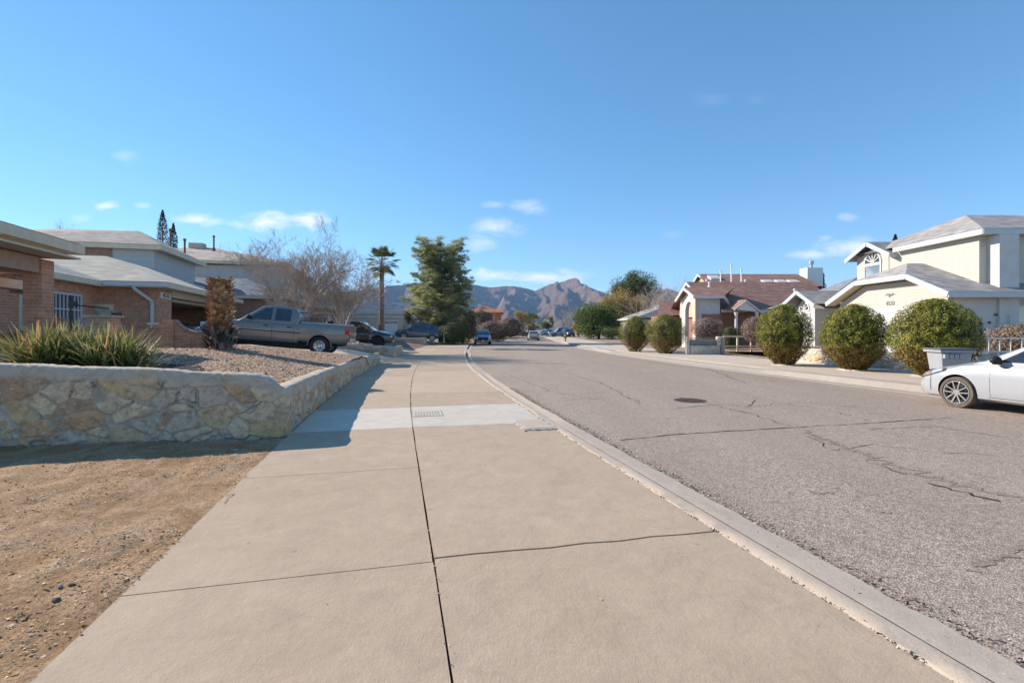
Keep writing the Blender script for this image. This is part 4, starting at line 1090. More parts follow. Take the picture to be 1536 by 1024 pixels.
for i in range(4):
    for j in range(3): mb.box(a[0]-.075,a[0]-.062,a[1]+.2+i*1.22,a[1]+1.2+i*1.22,a[2]+.12+j*.55,a[2]+.52+j*.55)
for i in range(4): mb.box(a[0]-.07,a[0]-.061,a[1]+.25+i*1.22,a[1]+1.15+i*1.22,a[2]+1.80,a[2]+2.12)
mb.build('door_panel', M['trim_white'], gd)
# flying-bird ornament and small numerals above the garage door
oy = 22.0; a = A(17.345, oy, 3.12)
mb = MB()
for sgn in (-1, 1):
    mb.prism([(a[0]-.02,a[1]+.02*sgn,a[2]-.02),(a[0]-.02,a[1]+.20*sgn,a[2]+.10),(a[0]-.02,a[1]+.44*sgn,a[2]-.03),(a[0]-.02,a[1]+.25*sgn,a[2]+.02),(a[0]-.02,a[1]+.1*sgn,a[2]-.08)], (.015,0,0))
mb.prism([(a[0]-.022,a[1]-.05,a[2]-.05),(a[0]-.022,a[1]+.1,a[2]-.14),(a[0]-.022,a[1]+.16,a[2]-.08),(a[0]-.022,a[1]+.02,a[2]+.1)], (.015,0,0)); mb.v = [(x, a[1]+(y-a[1])*.72, a[2]+(z-a[2])*.72) for x, y, z in mb.v]; mb.build('bird_ornament', M['iron_grey'], HA)
text('house_number', '4532', .26, 'iron_grey', HA, (a[0]-.012, a[1], a[2]-.40), (R(90), 0, R(-90)))
# upper storey
mb = MB(); a, b = A(18.98,19.5,2.6), A(27.2,26.4,5.46); mb.box(a[0],b[0],a[1],b[1],a[2],b[2]); mb.build('wall', M['siding_cream'], HA)
u0, u1, u2, u3 = A(18.7,19.05,5.55), A(27.6,19.05,5.55), A(27.6,26.9,5.55), A(18.7,26.9,5.55); ua, ub = A(21.72,22.98,7.0), A(24.0,22.98,7.0)
roof_part(HA, [(u0,u1,ub,ua),(u1,u2,ub),(u2,u3,ua,ub),(u3,u0,ua)], 'shingle_grey')
mb = MB()
for a, b in ((u0,u1),(u1,u2),(u2,u3),(A(18.7,23.55,5.55),u0)): mb.beam((a[0],a[1],a[2]-.13),(b[0],b[1],b[2]-.13),.06,.22)
mb.build('fascia', M['trim_bluegrey'], HA)
mb = MB(); a, b = A(18.75,19.1,5.32), A(27.5,23.55,5.35); mb.box(a[0],b[0],a[1],b[1],a[2],b[2]); mb.build('soffit', M['trim_beige'], HA)
a, b = A(23.4,20.2,6.02), A(24.6,21.2,6.5); mb = MB(); mb.poly(A(23.2,20.3,6.12),A(24.4,20.3,6.12),A(24.4,21.1,6.5),A(23.2,21.1,6.5)); mb.prism([A(23.2,20.3,6.02),A(23.2,20.3,6.14),A(23.2,21.1,6.52),A(23.2,21.1,6.40)], (1.2,0,0)); mb.build('skylight', M['trim_white'], HA)
# bay with the arched window
mb = MB(); by0, by1 = 24.15, 26.35; xf = 18.95
mb.prism([A(xf,by0,2.6),A(xf,by1,2.6),A(xf,by1,5.3),A(xf,25.2,5.84),A(xf,by0,5.3)], (1.6,0,0)); mb.build('wall', M['siding_cream'], HA)
g0, g1, g2 = A(18.55,23.6,5.30), A(18.55,25.15,6.12), A(18.55,26.75,5.40)
roof_part(HA, [(g0, A(21.0,23.6,5.30), A(21.8,25.15,6.12), g1), (g1, A(21.8,25.15,6.12), A(21.0,26.75,5.40), g2)], 'shingle_grey')
mb = MB()
for a, b in ((g0,g1),(g1,g2)): mb.beam((a[0],a[1],a[2]-.11),(b[0],b[1],b[2]-.11),.06,.2)
mb.beam((g0[0],g0[1],g0[2]-.11),(g0[0]+.5,g0[1],g0[2]-.11),.06,.2); mb.build('fascia', M['trim_bluegrey'], HA)
wx = A(xf,25.2,0); fan_window(HA, wx[0], wx[1], .52, 5.02-.1, 'trim_white', 'glass', 5)
window(HA, 'x', wx[0], wx[1]-.60, wx[1]+.60, 4.02-.1, 4.94-.1, -1, 'trim_white', 'glass_blue', 0, 0, .07)
# entry gable further along the street front
ex = 17.6; mb = MB(); mb.prism([A(ex,27.9,0),A(ex,29.9,0),A(ex,29.9,2.75),A(ex,28.95,3.35),A(ex,27.9,2.75)], (2.5,0,0)); mb.build('wall', M['stucco_white'], HA)
g0, g1, g2 = A(17.0,27.0,2.98), A(17.0,28.7,3.86), A(17.0,30.6,2.98)
roof_part(HA, [(g0, A(23,27.0,2.98), A(23,28.7,3.86), g1), (g1, A(23,28.7,3.86), A(23,30.6,2.98), g2)], 'shingle_grey')
mb = MB()
for a, b in ((g0,g1),(g1,g2)): mb.beam((a[0],a[1],a[2]-.11),(b[0],b[1],b[2]-.11),.06,.2)
mb.build('fascia', M['trim_bluegrey'], HA)
wx = A(ex,28.85,0); fan_window(HA, wx[0], wx[1], .42, 2.72-.1, 'trim_white', 'glass', 4); window(HA, 'x', wx[0], wx[1]-.55, wx[1]+.5, 1.3, 2.42, -1, 'trim_white', 'blind', 0, 0, .06)
mb = MB(); mb.prism([A(17.2,29.9,.1),A(17.2,33,.1),A(17.2,33,1.5),A(17.2,29.9,2.5)], (.25,0,0)); mb.build('stair_wall', M['stucco_white'], HA)
mb = MB(); mb.prism([A(17.1,29.9,2.5),A(17.1,33,1.5),A(17.1,33,1.62),A(17.1,29.9,2.62)], (.45,0,0)); mb.build('stair_cap', M['trim_bluegrey'], HA)
roof_part(HA, [(A(18,28,3.0),A(27,28,3.0),A(22.4,31,5.0)),(A(27,28,3.0),A(27,34,3.0),A(22.4,31,5.0)),(A(27,34,3.0),A(18,34,3.0),A(22.4,31,5.0)),(A(18,34,3.0),A(18,28,3.0),A(22.4,31,5.0))], 'shingle_slate')
mb = MB(); a, b = A(18.3,28.3,.1), A(26.7,33.7,2.98); mb.box(a[0],b[0],a[1],b[1],a[2],b[2]); mb.build('wall', M['stucco_white'], HA)
# white chimney chase and the right hand part seen in shade
mb = MB(); a, b = A(19.3,19.0,.1), A(20.08,19.498,5.3); mb.box(a[0],b[0],a[1],b[1],a[2],b[2]); mb.build('chimney_chase', M['stucco_white'], HA)
wy = A(0,19.5,0)[1]; window(HA, 'y', wy, A(20.2,0,0)[0], A(22.6,0,0)[0], 1.05, 2.4, -1, 'trim_white', 'glass_blue', 0, 1, .07)
mb = MB(); a, b = A(19.3,19.5,.1), A(27.2,26.4,2.6); mb.box(a[0]+.02,b[0],a[1],b[1],a[2],b[2]-.003); mb.build('wall', M['siding_cream'], HA)
mb = MB(); a = A(19.36,19.0,1.32); mb.box(a[0],a[0]+.34,a[1]-.10,a[1]-.003,a[2],a[2]+.36); mb.tube([(a[0]+.27,a[1]-.06,a[2]+.36),(a[0]+.27,a[1]-.06,a[2]+.8)], .02, 6); mb.build('meter_box', M['trim_beige'], HA)
mb = MB(); a = A(18.62,19.1,1.75); mb.lathe([(.001,-.05),(.07,-.05),(.08,-.01)], 12, 'y', (a[0],a[1],a[2])); mb.lathe([(.001,-.05),(.05,-.05),(.05,-.01)], 12, 'y', (a[0]+.35,a[1],a[2]+.05)); mb.box(a[0]+.55,a[0]+.8,a[1]-.04,a[1]-.003,a[2]+.32,a[2]+.4); mb.build('wall_ornament', M['rust_pipe'], HA)

# pale stone retaining wall at the foot of the yard
def pale_wall(name, label, pts, top, group=None):
    path = [Vector(p) for p in pts]
    return rock_wall(name, label, path, top, lambda d: .0, .3, 3.0, .05)
pw = [Vector((16.6, 15.2)), Vector((15.0, 16.1)), Vector((13.5, 17.4)), Vector((12.4, 19.6)), Vector((11.8, 21.7)), Vector((12.6, 22.3)), Vector((14.5, 22.5))]
o = rock_wall('stone_wall', 'low pale stone retaining wall behind the three large round bushes', pw[::-1], lambda d: .74, lambda d: .02, .3, 3.0, .05)
o.data.materials[0] = M['rock_wall_pale']
mb = MB(); mb.add([(12.4,22,.6),(12.1,21.8,.6),(12.7,19.7,.6),(13.7,17.6,.6),(15.2,16.3,.6),(16.7,15.5,.6),(27,15.5,.6),(27,31,.6),(13,31,.3)], [list(range(9))]); mb.build('raised_yard', M['gravel'], kind='structure')
RL = thing('railing', 'white metal picket railing above the pale wall at the right edge', 'railing', (15.15, 15.95, .72), -.33)
mb = MB(); mb.box(-.35,4.0,-.02,.02,.50,.54); mb.box(-.35,4.0,-.02,.02,.06,.10)
for i in range(16): mb.box(-.30+i*.28,-.275+i*.28,-.012,.012,.10,.50)
mb.build('rail', M['white_metal'], RL)
mb = MB(); mb.box(-.42,-.35,-.035,.035,-.1,.60); mb.box(3.98,4.05,-.035,.035,-.1,.60); mb.build('post', M['white_metal'], RL)

# ------------------------------------------------------------------ brown roofed house
HB = thing('brown_roof_house', 'brown shingle house with skylights, white chimney and an arched porch, behind the round bushes', 'house', (12.8, 37.5, .1))
def B(x, y, z): return (x-12.8, y-37.5, z-.1)
def roofq(*f): return [tuple(B(*p) for p in q) for q in f]
# long lower roof facing us, upper roof behind it
lz, ux = 5.62, 3.05
roof_part(HB, roofq(((15.6,36.5,ux),(25.5,36.5,ux),(25.5,41,lz),(14.9,41,lz),(14.9,38.6,4.30)), ((25.5,36.5,ux),(27.5,41,ux+.6),(25.5,41,lz)), ((14.9,41,lz),(25.5,41,lz),(25.5,46,3.0),(14.9,46,3.0))), 'shingle_brown')
roof_part(HB, roofq(((17.0,41.6,5.3),(27.0,41.6,5.3),(27.3,46,6.87),(17.8,46,6.87)), ((27.0,41.6,5.3),(29.3,46,5.0),(27.3,46,6.87)), ((17.8,46,6.87),(27.3,46,6.87),(27.3,52,3.6),(17.8,52,3.6))), 'shingle_brown')
# porch block: gable towards the street (facing -x), eave towards us
roof_part(HB, roofq(((13.6,35.9,4.08),(15.9,35.9,4.08),(17.6,38,4.90),(13.6,38,4.90)), ((13.6,38,4.90),(17.6,38,4.90),(17.6,39.9,4.0),(13.6,39.9,4.0))), 'shingle_brown')
mb = MB()
mb.prism([B(14.0,36.2,.1),B(14.0,36.9,.1),B(14.0,36.9,3.9),B(14.0,36.2,3.9)], (.3,0,0))
n = 12; arc = [(38 + .8*math.cos(math.pi*i/n), 2.95 + .8*math.sin(math.pi*i/n)) for i in range(n+1)]
for (ya, za), (yb, zb) in zip(arc, arc[1:]): mb.prism([B(14.0,ya,za),B(14.0,yb,zb),B(14.0,yb,4.62-.40*abs(yb-38)),B(14.0,ya,4.62-.40*abs(ya-38))], (.3,0,0))
mb.prism([B(14.0,36.9,.1),B(14.0,37.2,.1),B(14.0,37.2,4.3),B(14.0,36.9,4.15)], (.3,0,0)); mb.prism([B(14.0,38.8,.1),B(14.0,39.6,.1),B(14.0,39.6,4.0),B(14.0,38.8,4.3)], (.3,0,0))
mb.build('porch_wall', M['stucco_white'], HB)
for nm, segs in (('porch_fascia', (((13.58,35.88,3.97),(13.58,38,4.79)),((13.58,38,4.79),(13.58,39.92,3.89)),((13.6,35.88,3.97),(15.9,35.88,3.97)),((15.88,35.9,3.97),(16.5,36.5,3.5)))),
                 ('fascia', (((14.88,38.8,4.33),(14.88,41,5.50)),((14.88,41,5.50),(14.88,43.5,4.2)))), ('fascia', (((17.8,45.2,6.5),(17.8,46,6.78)),((17.8,46,6.78),(17.8,49,5.2)))), ('fascia', (((15.9,36.5,2.95),(25.5,36.5,2.95)),))):
    mb = MB()
    for a, b in segs: mb.beam(B(*a), B(*b), .08, .2)
    mb.build(nm, M['trim_white'], HB)

mb = MB(); mb.prism([B(15.2,39.0,2.6),B(15.2,43.6,2.6),B(15.2,43.3,4.2),B(15.2,41,5.4),B(15.2,39.0,4.4)], (.2,0,0)); mb.prism([B(18.1,42,4.6),B(18.1,50,4.6),B(18.1,46,6.7)], (.2,0,0)); mb.build('gable', M['stucco_tan'], HB)
def bxw(mb, x0, x1, y0, y1, z0, z1): a = B(x0,y0,z0); b = B(x1,y1,z1); mb.box(a[0],b[0],a[1],b[1],a[2],b[2])
mb = MB(); bxw(mb,15.4,25.3,37.0,46,.1,2.95); bxw(mb,18.2,29,46.2,52,.1,3.6); mb.build('wall', M['brick_dark'], HB)
mb = MB(); bxw(mb,13.75,14.02,36.0,36.3,.1,3.95); mb.build('porch_post', M['stucco_tan'], HB)
mb = MB(); bxw(mb,14.05,15.75,36.35,36.5,2.72,3.95); mb.build('porch_panel', M['stucco_white'], HB)
mb = MB(); bxw(mb,14.05,15.8,36.25,36.34,.1,2.70); mb.build('porch_wall', M['brick_dark'], HB)
# lower wing on the far left
roof_part(HB, roofq(((13.1,43.5,2.85),(17.5,43.5,2.85),(17.5,47,4.35),(14.5,47,4.35)), ((13.1,43.5,2.85),(14.5,47,4.35),(15.3,50.5,2.85))), 'shingle_brown')
mb = MB(); bxw(mb,13.5,17,44,46.6,.1,2.8); mb.build('wall', M['brick_dark'], HB)
# entry gable with white columns
roof_part(HB, roofq(((16.0,34.6,3.05),(16.85,34.6,3.72),(16.85,37,3.72),(16.0,37,3.05)), ((16.85,34.6,3.72),(18.1,34.6,2.75),(18.1,37,2.75),(16.85,37,3.72))), 'shingle_brown')
mb = MB(); mb.beam(B(16.0,34.58,2.96),B(16.85,34.58,3.63),.08,.2,(0,1,0)); mb.beam(B(16.85,34.58,3.63),B(18.1,34.58,2.66),.08,.2,(0,1,0)); mb.prism([B(16.25,34.65,2.98),B(17.8,34.65,2.8),B(16.85,34.65,3.58)], (0,.1,0)); mb.build('entry_gable', M['trim_white'], HB)
for x in (16.25, 17.75):
    mb = MB(); c_ = B(x,34.8,.1); mb.lathe([(.15,0),(.11,.1),(.10,2.45),(.15,2.7)], 10, c=c_); mb.build('column', M['trim_white'], HB, smooth=40)
ev = 5.2
def onroof(px, y_):
    d = 37.5 + y_; z = ux + (d-36.5)*(lz-ux)/4.5 if d < 41.3 else 5.3 + (d-41.6)*(6.87-5.3)/4.4
    return X(px, d)-12.8, y_, z-.1
for px, y_ in ((1153, 5.2), (1173, 5.2), (1192, 5.2)):
    x, y, z = onroof(px, y_); sl_ = .357
    mb = MB(); mb.prism([(x-.42,y-.55,z-.55*sl_-.05),(x-.42,y-.55,z-.55*sl_+.16),(x-.42,y+.55,z+.55*sl_+.16),(x-.42,y+.55,z+.55*sl_-.05)], (.84,0,0)); mb.build('skylight', M['trim_white'], HB)
x, y, z = onroof(1071, 6.6); mb = MB(); mb.prism([(x-.45,y-.4,z-.2),(x-.45,y-.4,z+.05),(x-.45,y+.4,z+.4),(x-.45,y+.4,z)], (.9,0,0)); mb.build('skylight', M['trim_white'], HB)
for px, y_, h in ((1081,4.6,1.15),(1097,4.7,1.7),(1112,4.7,1.25)):
    x, y, z = onroof(px, y_); pipe(HB, x, y, z+.05, z+h, .055, 'white_metal')
for px, y_, h in ((1060,4.6,.35),(1064,2.6,.3),(1118,4.9,.25),(1192,.9,.55)):
    x, y, z = onroof(px, y_); pipe(HB, x, y, z, z+h, .07, 'white_metal')
cx_ = X(1215, 46.5)-12.8
mb = MB(); mb.box(cx_-.75,cx_+.75,8.2,9.4,5.0,7.35); ch = mb.build('chimney', M['siding_white'], HB)
mb = MB(); mb.lathe([(.14,7.3),(.14,7.75),(.22,7.76),(.22,8.05),(.001,8.1)], 12, c=(cx_-.0,8.8,0)); mb.build('flue', M['galv'], ch, smooth=40)
HC = thing('house', 'small grey house with white gable trim half hidden behind the two far round bushes', 'house', (X(955, 62), 62, .1))
mb = MB(); mb.box(0, 6.2, 0, 10, 0, 2.8); mb.build('wall', M['stucco_grey'], HC)
_, gw, _z = hip_roof(HC, 0, 6.2, 0, 10, 3.0, .38, .4, 'shingle_grey', 'trim_white', 'y', (1, 0))
mb = MB(); mb.prism(gw[0], (0,.1,0)); mb.build('gable', M['trim_white'], HC)
mb = MB(); mb.box(3.2, 9.4, 3, 12, 0, 3.6); mb.build('wall', M['stucco_white'], HC)
_, gw, _z = hip_roof(HC, 3.2, 9.0, 3, 12, 3.75, .5, .35, 'shingle_grey', 'trim_white', 'y', (1, 0))
mb = MB(); mb.prism(gw[0], (0,.1,0)); mb.build('gable', M['trim_white'], HC)
window(HC, 'y', 0, 1.5, 3.0, .9, 2.1, -1)

# stone mailbox pillar with iron grille, fence beyond
SP = thing('stone_planter', 'stone entrance planter with pale end posts and an iron grille by the pavement', 'planter', (X(1036, 27.2), 27.2, .12))
mb = MB(); mb.box(0,.48,0,.5,0,.52); mb.box(.48,1.7,.02,.5,0,.50); mb.build('base', M['rock_wall_pale'], SP, bevel=.03)
mb = MB(); mb.box(-.22,-.02,.02,.3,0,1.0); mb.box(1.5,1.72,-.03,.3,.5,1.02); mb.build('end_post', M['rock_wall_pale'], SP, bevel=.06)
mb = MB(); mb.box(0,1.45,.06,.09,.9,.94); mb.box(0,1.45,.06,.09,.54,.57)
for i in range(17): mb.box(.03+i*.088,.045+i*.088,.065,.085,.57,.9)
mb.build('grille', M['iron_grey'], SP)
mb = MB(); mb.box(0,1.45,.12,.4,.52,.84); mb.build('inner_block', M['stone_grey'], SP, bevel=.04)
mb = MB(); mb.box(1.74,1.95,.0,.5,0,1.0); mb.build('end_post', M['stone_grey'], SP, bevel=.05)
FN = thing('rail_fence', 'low tan post and rail fence in front of the brown roofed house', 'fence', (X(1085, 31), 31, .12))
mb = MB(); mb.box(0,4.5,0,.07,.92,1.03); mb.box(0,4.5,0,.07,.30,.38); mb.build('rail', M['trim_cream'], FN)
for i in range(6):
    mb = MB(); mb.box(i*.88,.09+i*.88,-.01,.08,0,.915); mb.build('post', M['trim_cream'], FN)

# trash bin behind the white car
TB = thing('trash_bin', 'grey wheeled trash bin with a dark lid behind the white car', 'trash bin', (X(1423, 12.15), 12.15, .10), -.25)
TB.scale = (.80, .85, 1.0)
mb = MB(); 
def frus(mb, w0, d0, w1, d1, z0, z1):
    mb.add([(-w0,-d0,z0),(w0,-d0,z0),(w0,d0,z0),(-w0,d0,z0),(-w1,-d1,z1),(w1,-d1,z1),(w1,d1,z1),(-w1,d1,z1)], [(0,3,2,1),(4,5,6,7),(0,1,5,4),(1,2,6,5),(2,3,7,6),(3,0,4,7)])
frus(mb, .30,.28,.40,.38,.03,.84); mb.build('body', M['bin_grey'], TB, bevel=.02)
mb = MB(); mb.box(-.46,.46,-.44,.44,.842,.90); mb.build('rim', M['bin_grey'], TB, bevel=.012)
mb = MB(); mb.box(-.47,.47,-.45,.46,.903,.945); mb.lathe([(.03,-.38),(.03,.38)], 8, 'x', (0,.48,.90), True); mb.build('lid', M['bin_lid'], TB, bevel=.012)
mb = MB()
for i in range(4): mb.box(-.36+i*.13,-.25+i*.13,-.47,-.35,.70,.80)
mb.build('handle', M['bin_grey'], TB, bevel=.008)
for s_ in (-1, 1):
    mb = MB(); mb.lathe([(.03,-.03),(.12,-.03),(.13,0),(.12,.03),(.03,.03)], 16, 'x', (s_*.30,.30,.13), True); mb.build('wheel', M['tyre'], TB)
# fire hydrant far up on the right
FH = thing('fire_hydrant', 'small dark and yellow fire hydrant at the far right kerb', 'fire hydrant', (X(848, 62), 62, .1))
mb = MB(); mb.lathe([(.17,0),(.17,.05),(.12,.07),(.12,.62),(.16,.64),(.16,.68),(.11,.74),(.05,.80),(.001,.81)], 14); mb.build('barrel', M['hydrant_yellow'], FH, smooth=40)
mb = MB(); mb.lathe([(.07,-.24),(.07,.24)], 10, 'x', (0,0,.48), True); mb.lathe([(.08,-.2),(.08,0)], 10, 'y', (0,0,.45), True); mb.build('nozzle', M['black_metal'], FH)
# ------------------------------------------------------------------ vehicles (local x = forward, y = left, z = up, origin on the ground under the middle)
def interp(pts, x): return float(np.interp(x, [p[0] for p in pts], [p[1] for p in pts]))
def apply_mods(o):
    dg = bpy.context.evaluated_depsgraph_get(); me = bpy.data.meshes.new_from_object(o.evaluated_get(dg)); old = o.data
    o.modifiers.clear(); o.data = me; bpy.data.meshes.remove(old)
def wheel(root, x, y, r, w, rim, out, tyre='tyre', spokes=10, kind='twin'):
    """a wheel whose outer face looks along out (+1 left, -1 right)"""
    wt_ = bpy.data.objects.new('wheel', None); C.objects.link(wt_); wt_.parent = root; wt_.location = (x, y, r); wt_.empty_display_size = .1
    rr = r*(.745 if kind != 'truck' else .58); h = w/2
    mb = MB(); mb.lathe([(rr, -h*.8), (rr+.02, -h), (r*.95, -h), (r, -h*.75), (r, h*.75), (r*.95, h), (rr+.02, h), (rr, h*.8)], 36, 'y')
    mb.build('tyre', M[tyre], wt_, smooth=45)
    mb = MB(); o_ = out*h
    mb.lathe([(rr, o_*.98), (rr-.015, o_*.99), (rr-.022, o_*.75), (rr-.03, o_*.3)], 36, 'y')
    if kind == 'truck':
        mb.lathe([(rr-.03, o_*.55), (rr*.55, o_*.42), (rr*.40, o_*.62), (.07, o_*.70), (.06, o_*.95), (.001, o_*.96)], 30, 'y')
    else:
        n = spokes
        for i in range(n):
            a0 = 2*math.pi*i/n + (.13 if i % 2 else -.13)*(kind == 'twin')
            a1 = 2*math.pi*i/n + (-.04 if i % 2 else .04)*(kind == 'twin')
            p = (math.cos(a0)*.05, o_*.80, math.sin(a0)*.05); q = (math.cos(a1)*(rr-.012), o_*.93, math.sin(a1)*(rr-.012))
            mb.beam(p, q, .022 if n > 7 else .05, .03, (0, 1, 0))
        mb.lathe([(.058, o_*.70), (.055, o_*.90), (.001, o_*.92)], 16, 'y')
    mb.build('rim', M[rim], wt_, smooth=40)
    mb = MB(); mb.lathe([(rr-.028, o_*.2), (rr*.55, o_*.28), (.001, o_*.28)], 24, 'y')
    if kind == 'truck':
        for i in range(8):
            a = 2*math.pi*i/8; mb.ball((rr*.72*math.cos(a), o_*.50, rr*.72*math.sin(a)), .028, 6, 4)
    mb.build('brake', M['alloy_dark'], wt_)
    return wt_
SEC = lambda w, zb, zt, cr: [(0, zb), (.80*w, zb), (.945*w, zb+.05*(zt-zb)+.02), (.985*w, zb+.22*(zt-zb)), (w, zb+.45*(zt-zb)), (.995*w, zb+.68*(zt-zb)), (.965*w, zb+.86*(zt-zb)), (.92*w, zb+.95*(zt-zb)), (.82*w, zt), (.45*w, zt+cr*.8), (0, zt+cr)]
class Car:
    def __init__(s, name, label, cat, sp, loc, head, pitch=0.0, group=None):
        s.sp = sp; s.root = thing(name, label, cat, loc, math.atan2(head[1], head[0]), group)
        s.root.rotation_euler = (0, -pitch, math.atan2(head[1], head[0]))
        s.body()
    def half(s, x): return interp(s.sp['w'], x)
    def secs(s, x): return SEC(s.half(x), interp(s.sp['bot'], x), interp(s.sp['top'], x), s.sp.get('crown', .03))
    def sy(s, x, z):
        q = s.secs(x)[1:9]; return float(np.interp(z, [p[1] for p in q], [p[0] for p in q]))
    def gy(s, z):
        sp = s.sp; t = (z - sp['zb'])/(sp['zr'] - sp['zb']); return sp['yb'] + (sp['yr'] - sp['yb'])*t
    def body(s):
        sp = s.sp; L = sp['L']; r = s.root; pm = M[sp['paint']]
        xs = sorted(set([round(v, 3) for v in np.linspace(-L/2, L/2, 46)] + [p[0] for p in sp['top']] + [p[0] for p in sp['w']]))
        vs = []; n = 20
        for x in xs:
            q = s.secs(x); ring = [(x, y, z) for y, z in q] + [(x, -y, z) for y, z in q[-2:0:-1]]; vs += ring; n = len(ring)
        mb = MB(); mb.add(vs, [[i*n+j, (i+1)*n+j, (i+1)*n+(j+1) % n, i*n+(j+1) % n] for i in range(len(xs)-1) for j in range(n)] + [list(range(n)), [(len(xs)-1)*n+j for j in range(n)][::-1]])
        b = mb.build('body', [pm, M['plastic_black']], r, merge=True)
        cut = MB()
        for x in (sp['xf'], sp['xr']):
            for sd in (-1, 1):
                a = MB(); a.lathe([(sp['ra'], -.19), (sp['ra'], .5)], 36, 'y', (0,0,0), True)
                cut.add([(x+v[0], sd*(sp['W']/2 - .22) + sd*v[1]*.8, sp['r']*1.02+v[2]) for v in a.v], a.f if sd > 0 else [f[::-1] for f in a.f])
        if 'bed' in sp:
            a = MB(); a.box(*sp['bed']); cut.add(a.v, a.f)
        c = cut.build('cutter', [pm, M['plastic_black']], r, merge=True); c.data.polygons.foreach_set('material_index', [1]*len(c.data.polygons))
        md = b.modifiers.new('arch', 'BOOLEAN'); md.object = c; md.operation = 'DIFFERENCE'; md.solver = 'EXACT'; md.material_mode = 'INDEX'
        apply_mods(b); bpy.data.objects.remove(c)
        b.data.set_sharp_from_angle(angle=R(32)); b.data.polygons.foreach_set('use_smooth', [True]*len(b.data.polygons)); s.bodyo = b
        # cabin
        g = sp['cab']; mb = MB(); k_ = len(g)
        vs = [(x, s.gy(z), z) for x, z in g] + [(x, -s.gy(z), z) for x, z in g]
        mb.add(vs, [list(range(k_)), [k_+i for i in range(k_)][::-1]] + [[i, k_+i, k_+(i+1) % k_, (i+1) % k_] for i in range(k_)])
        cb = mb.build('cabin', pm, r, merge=True); md = cb.modifiers.new('b', 'BEVEL'); md.width = sp.get('cbev', .07); md.segments = 4; md.limit_method = 'ANGLE'; md.angle_limit = R(30)
        apply_mods(cb); cb.data.set_sharp_from_angle(angle=R(50)); cb.data.polygons.foreach_set('use_smooth', [True]*len(cb.data.polygons))
        # glass
        for poly in sp['side_glass']:
            for sd in (1, -1):
                mb = MB(); a = [(x, sd*(s.gy(z)+.004), z) for x, z in poly]
                mb.prism(a, (0, sd*.005, 0)); mb.build('side_window', M['car_glass'], r)
                if sp.get('gtrim'):
                    mb = MB()
                    for (xa, za), (xb, zb_) in zip(poly, poly[1:]+poly[:1]): mb.beam((xa, sd*(s.gy(za)+.005), za), (xb, sd*(s.gy(zb_)+.005), zb_), .02, .014, (0, 1, 0))
                    mb.build('window_trim', M['plastic_black'], r)
        for nm, (x0, z0, x1, z1) in (('windshield', sp['ws']), ('rear_window', sp['rw'])):
            a0, a1 = s.gy(z0)-.10, s.gy(z1)-.09; sg = 1 if nm == 'windshield' else -1; off = Vector((z1-z0, 0, x0-x1)).normalized(); off = off if off.x*sg > 0 else -off
            mb = MB(); mb.prism([Vector(p)+off*.006 for p in ((x0,-a0,z0),(x0,a0,z0),(x1,a1,z1),(x1,-a1,z1))], off*.004); mb.build(nm, M['car_glass'], r)
        # doors as panels over a dark shut line
        for x0, x1, z0, z1 in sp['doors']:
            for sd in (1, -1):
                seam = MB(); pan = MB(); nx, nzz = 8, 8
                for mbx, e, off in ((seam, .0, .002), (pan, .009, .005)):
                    vs = []
                    for i in range(nx+1):
                        for j in range(nzz+1):
                            x = x0+e + (x1-x0-2*e)*i/nx; z = z0+e + (z1-z0-2*e)*j/nzz; vs.append((x, sd*(s.sy(x, z)+off), z))
                    mbx.add(vs, [[i*(nzz+1)+j, (i+1)*(nzz+1)+j, (i+1)*(nzz+1)+j+1, i*(nzz+1)+j+1][::-sd] for i in range(nx) for j in range(nzz)])
                d = pan.build('door', pm, r, smooth=180); seam.build('door_seam', M['plastic_black'], d)
                hz_ = sp['hz']; hx = x0 + .12*(x1-x0); mb = MB(); yy_ = s.sy(hx, hz_); mb.box(hx, hx+.19, sd*(yy_+.004), sd*(yy_+.035), hz_-.018, hz_+.018); mb.build('handle', M[sp.get('handle', sp['paint'])], d, bevel=.008)
        for x in (sp['xf'], sp['xr']):
            for sd in (1, -1): wheel(r, x, sd*(sp['W']/2 - sp['tw']/2 - .015), sp['r'], sp['tw'], sp['rim'], sd, sp.get('tyre', 'tyre'), sp.get('spokes', 10), sp.get('wk', 'twin'))
        mb = MB(); mb.box(sp['xr']-.3, sp['xf']+.3, -.55, .55, .20, .42); mb.build('underbody', M['plastic_black'], r)
        mx, mz = sp['mir']
        for sd in (1, -1):
            y0 = s.gy(max(mz, sp['zb'])); mb = MB(); mb.ball((mx, sd*(y0+.15), mz+.03), (.075, .12, .085), 10, 7); mb.beam((mx+.02, sd*(y0-.01), mz-.04), (mx, sd*(y0+.10), mz), .05, .05)
            mb.build('mirror', M[sp.get('mirror', 'plastic_black')], r, smooth=50)
    def patch(s, name, x, y0, y1, z0, z1, mat, front=True, d=.03, bevel=.01):
        mb = MB(); sg = 1 if front else -1; mb.box(x, x+sg*d, y0, y1, z0, z1); return mb.build(name, M[mat], s.root, bevel=bevel)
    def surf(s, name, lo, hi, mat, off=.006, n=10, parent=None):
        """a panel that hugs the body side between the curves lo and hi, lists of (x, z)"""
        for sd in (1, -1):
            mb = MB(); vs = []; x0, x1 = lo[0][0], lo[-1][0]
            for i in range(n+1):
                x = x0+(x1-x0)*i/n; a, b = (float(np.interp(-x, [-p[0] for p in q], [p[1] for p in q])) for q in (lo, hi))
                for j in range(4):
                    z = a+(b-a)*j/3; vs.append((x + (off if x > 0 else -off), sd*(s.sy(x, z)+off), z))
            mb.add(vs, [[i*4+j, i*4+j+1, (i+1)*4+j+1, (i+1)*4+j][::sd] for i in range(n) for j in range(3)])
            o = mb.build(name, M[mat], parent or s.root, smooth=180)
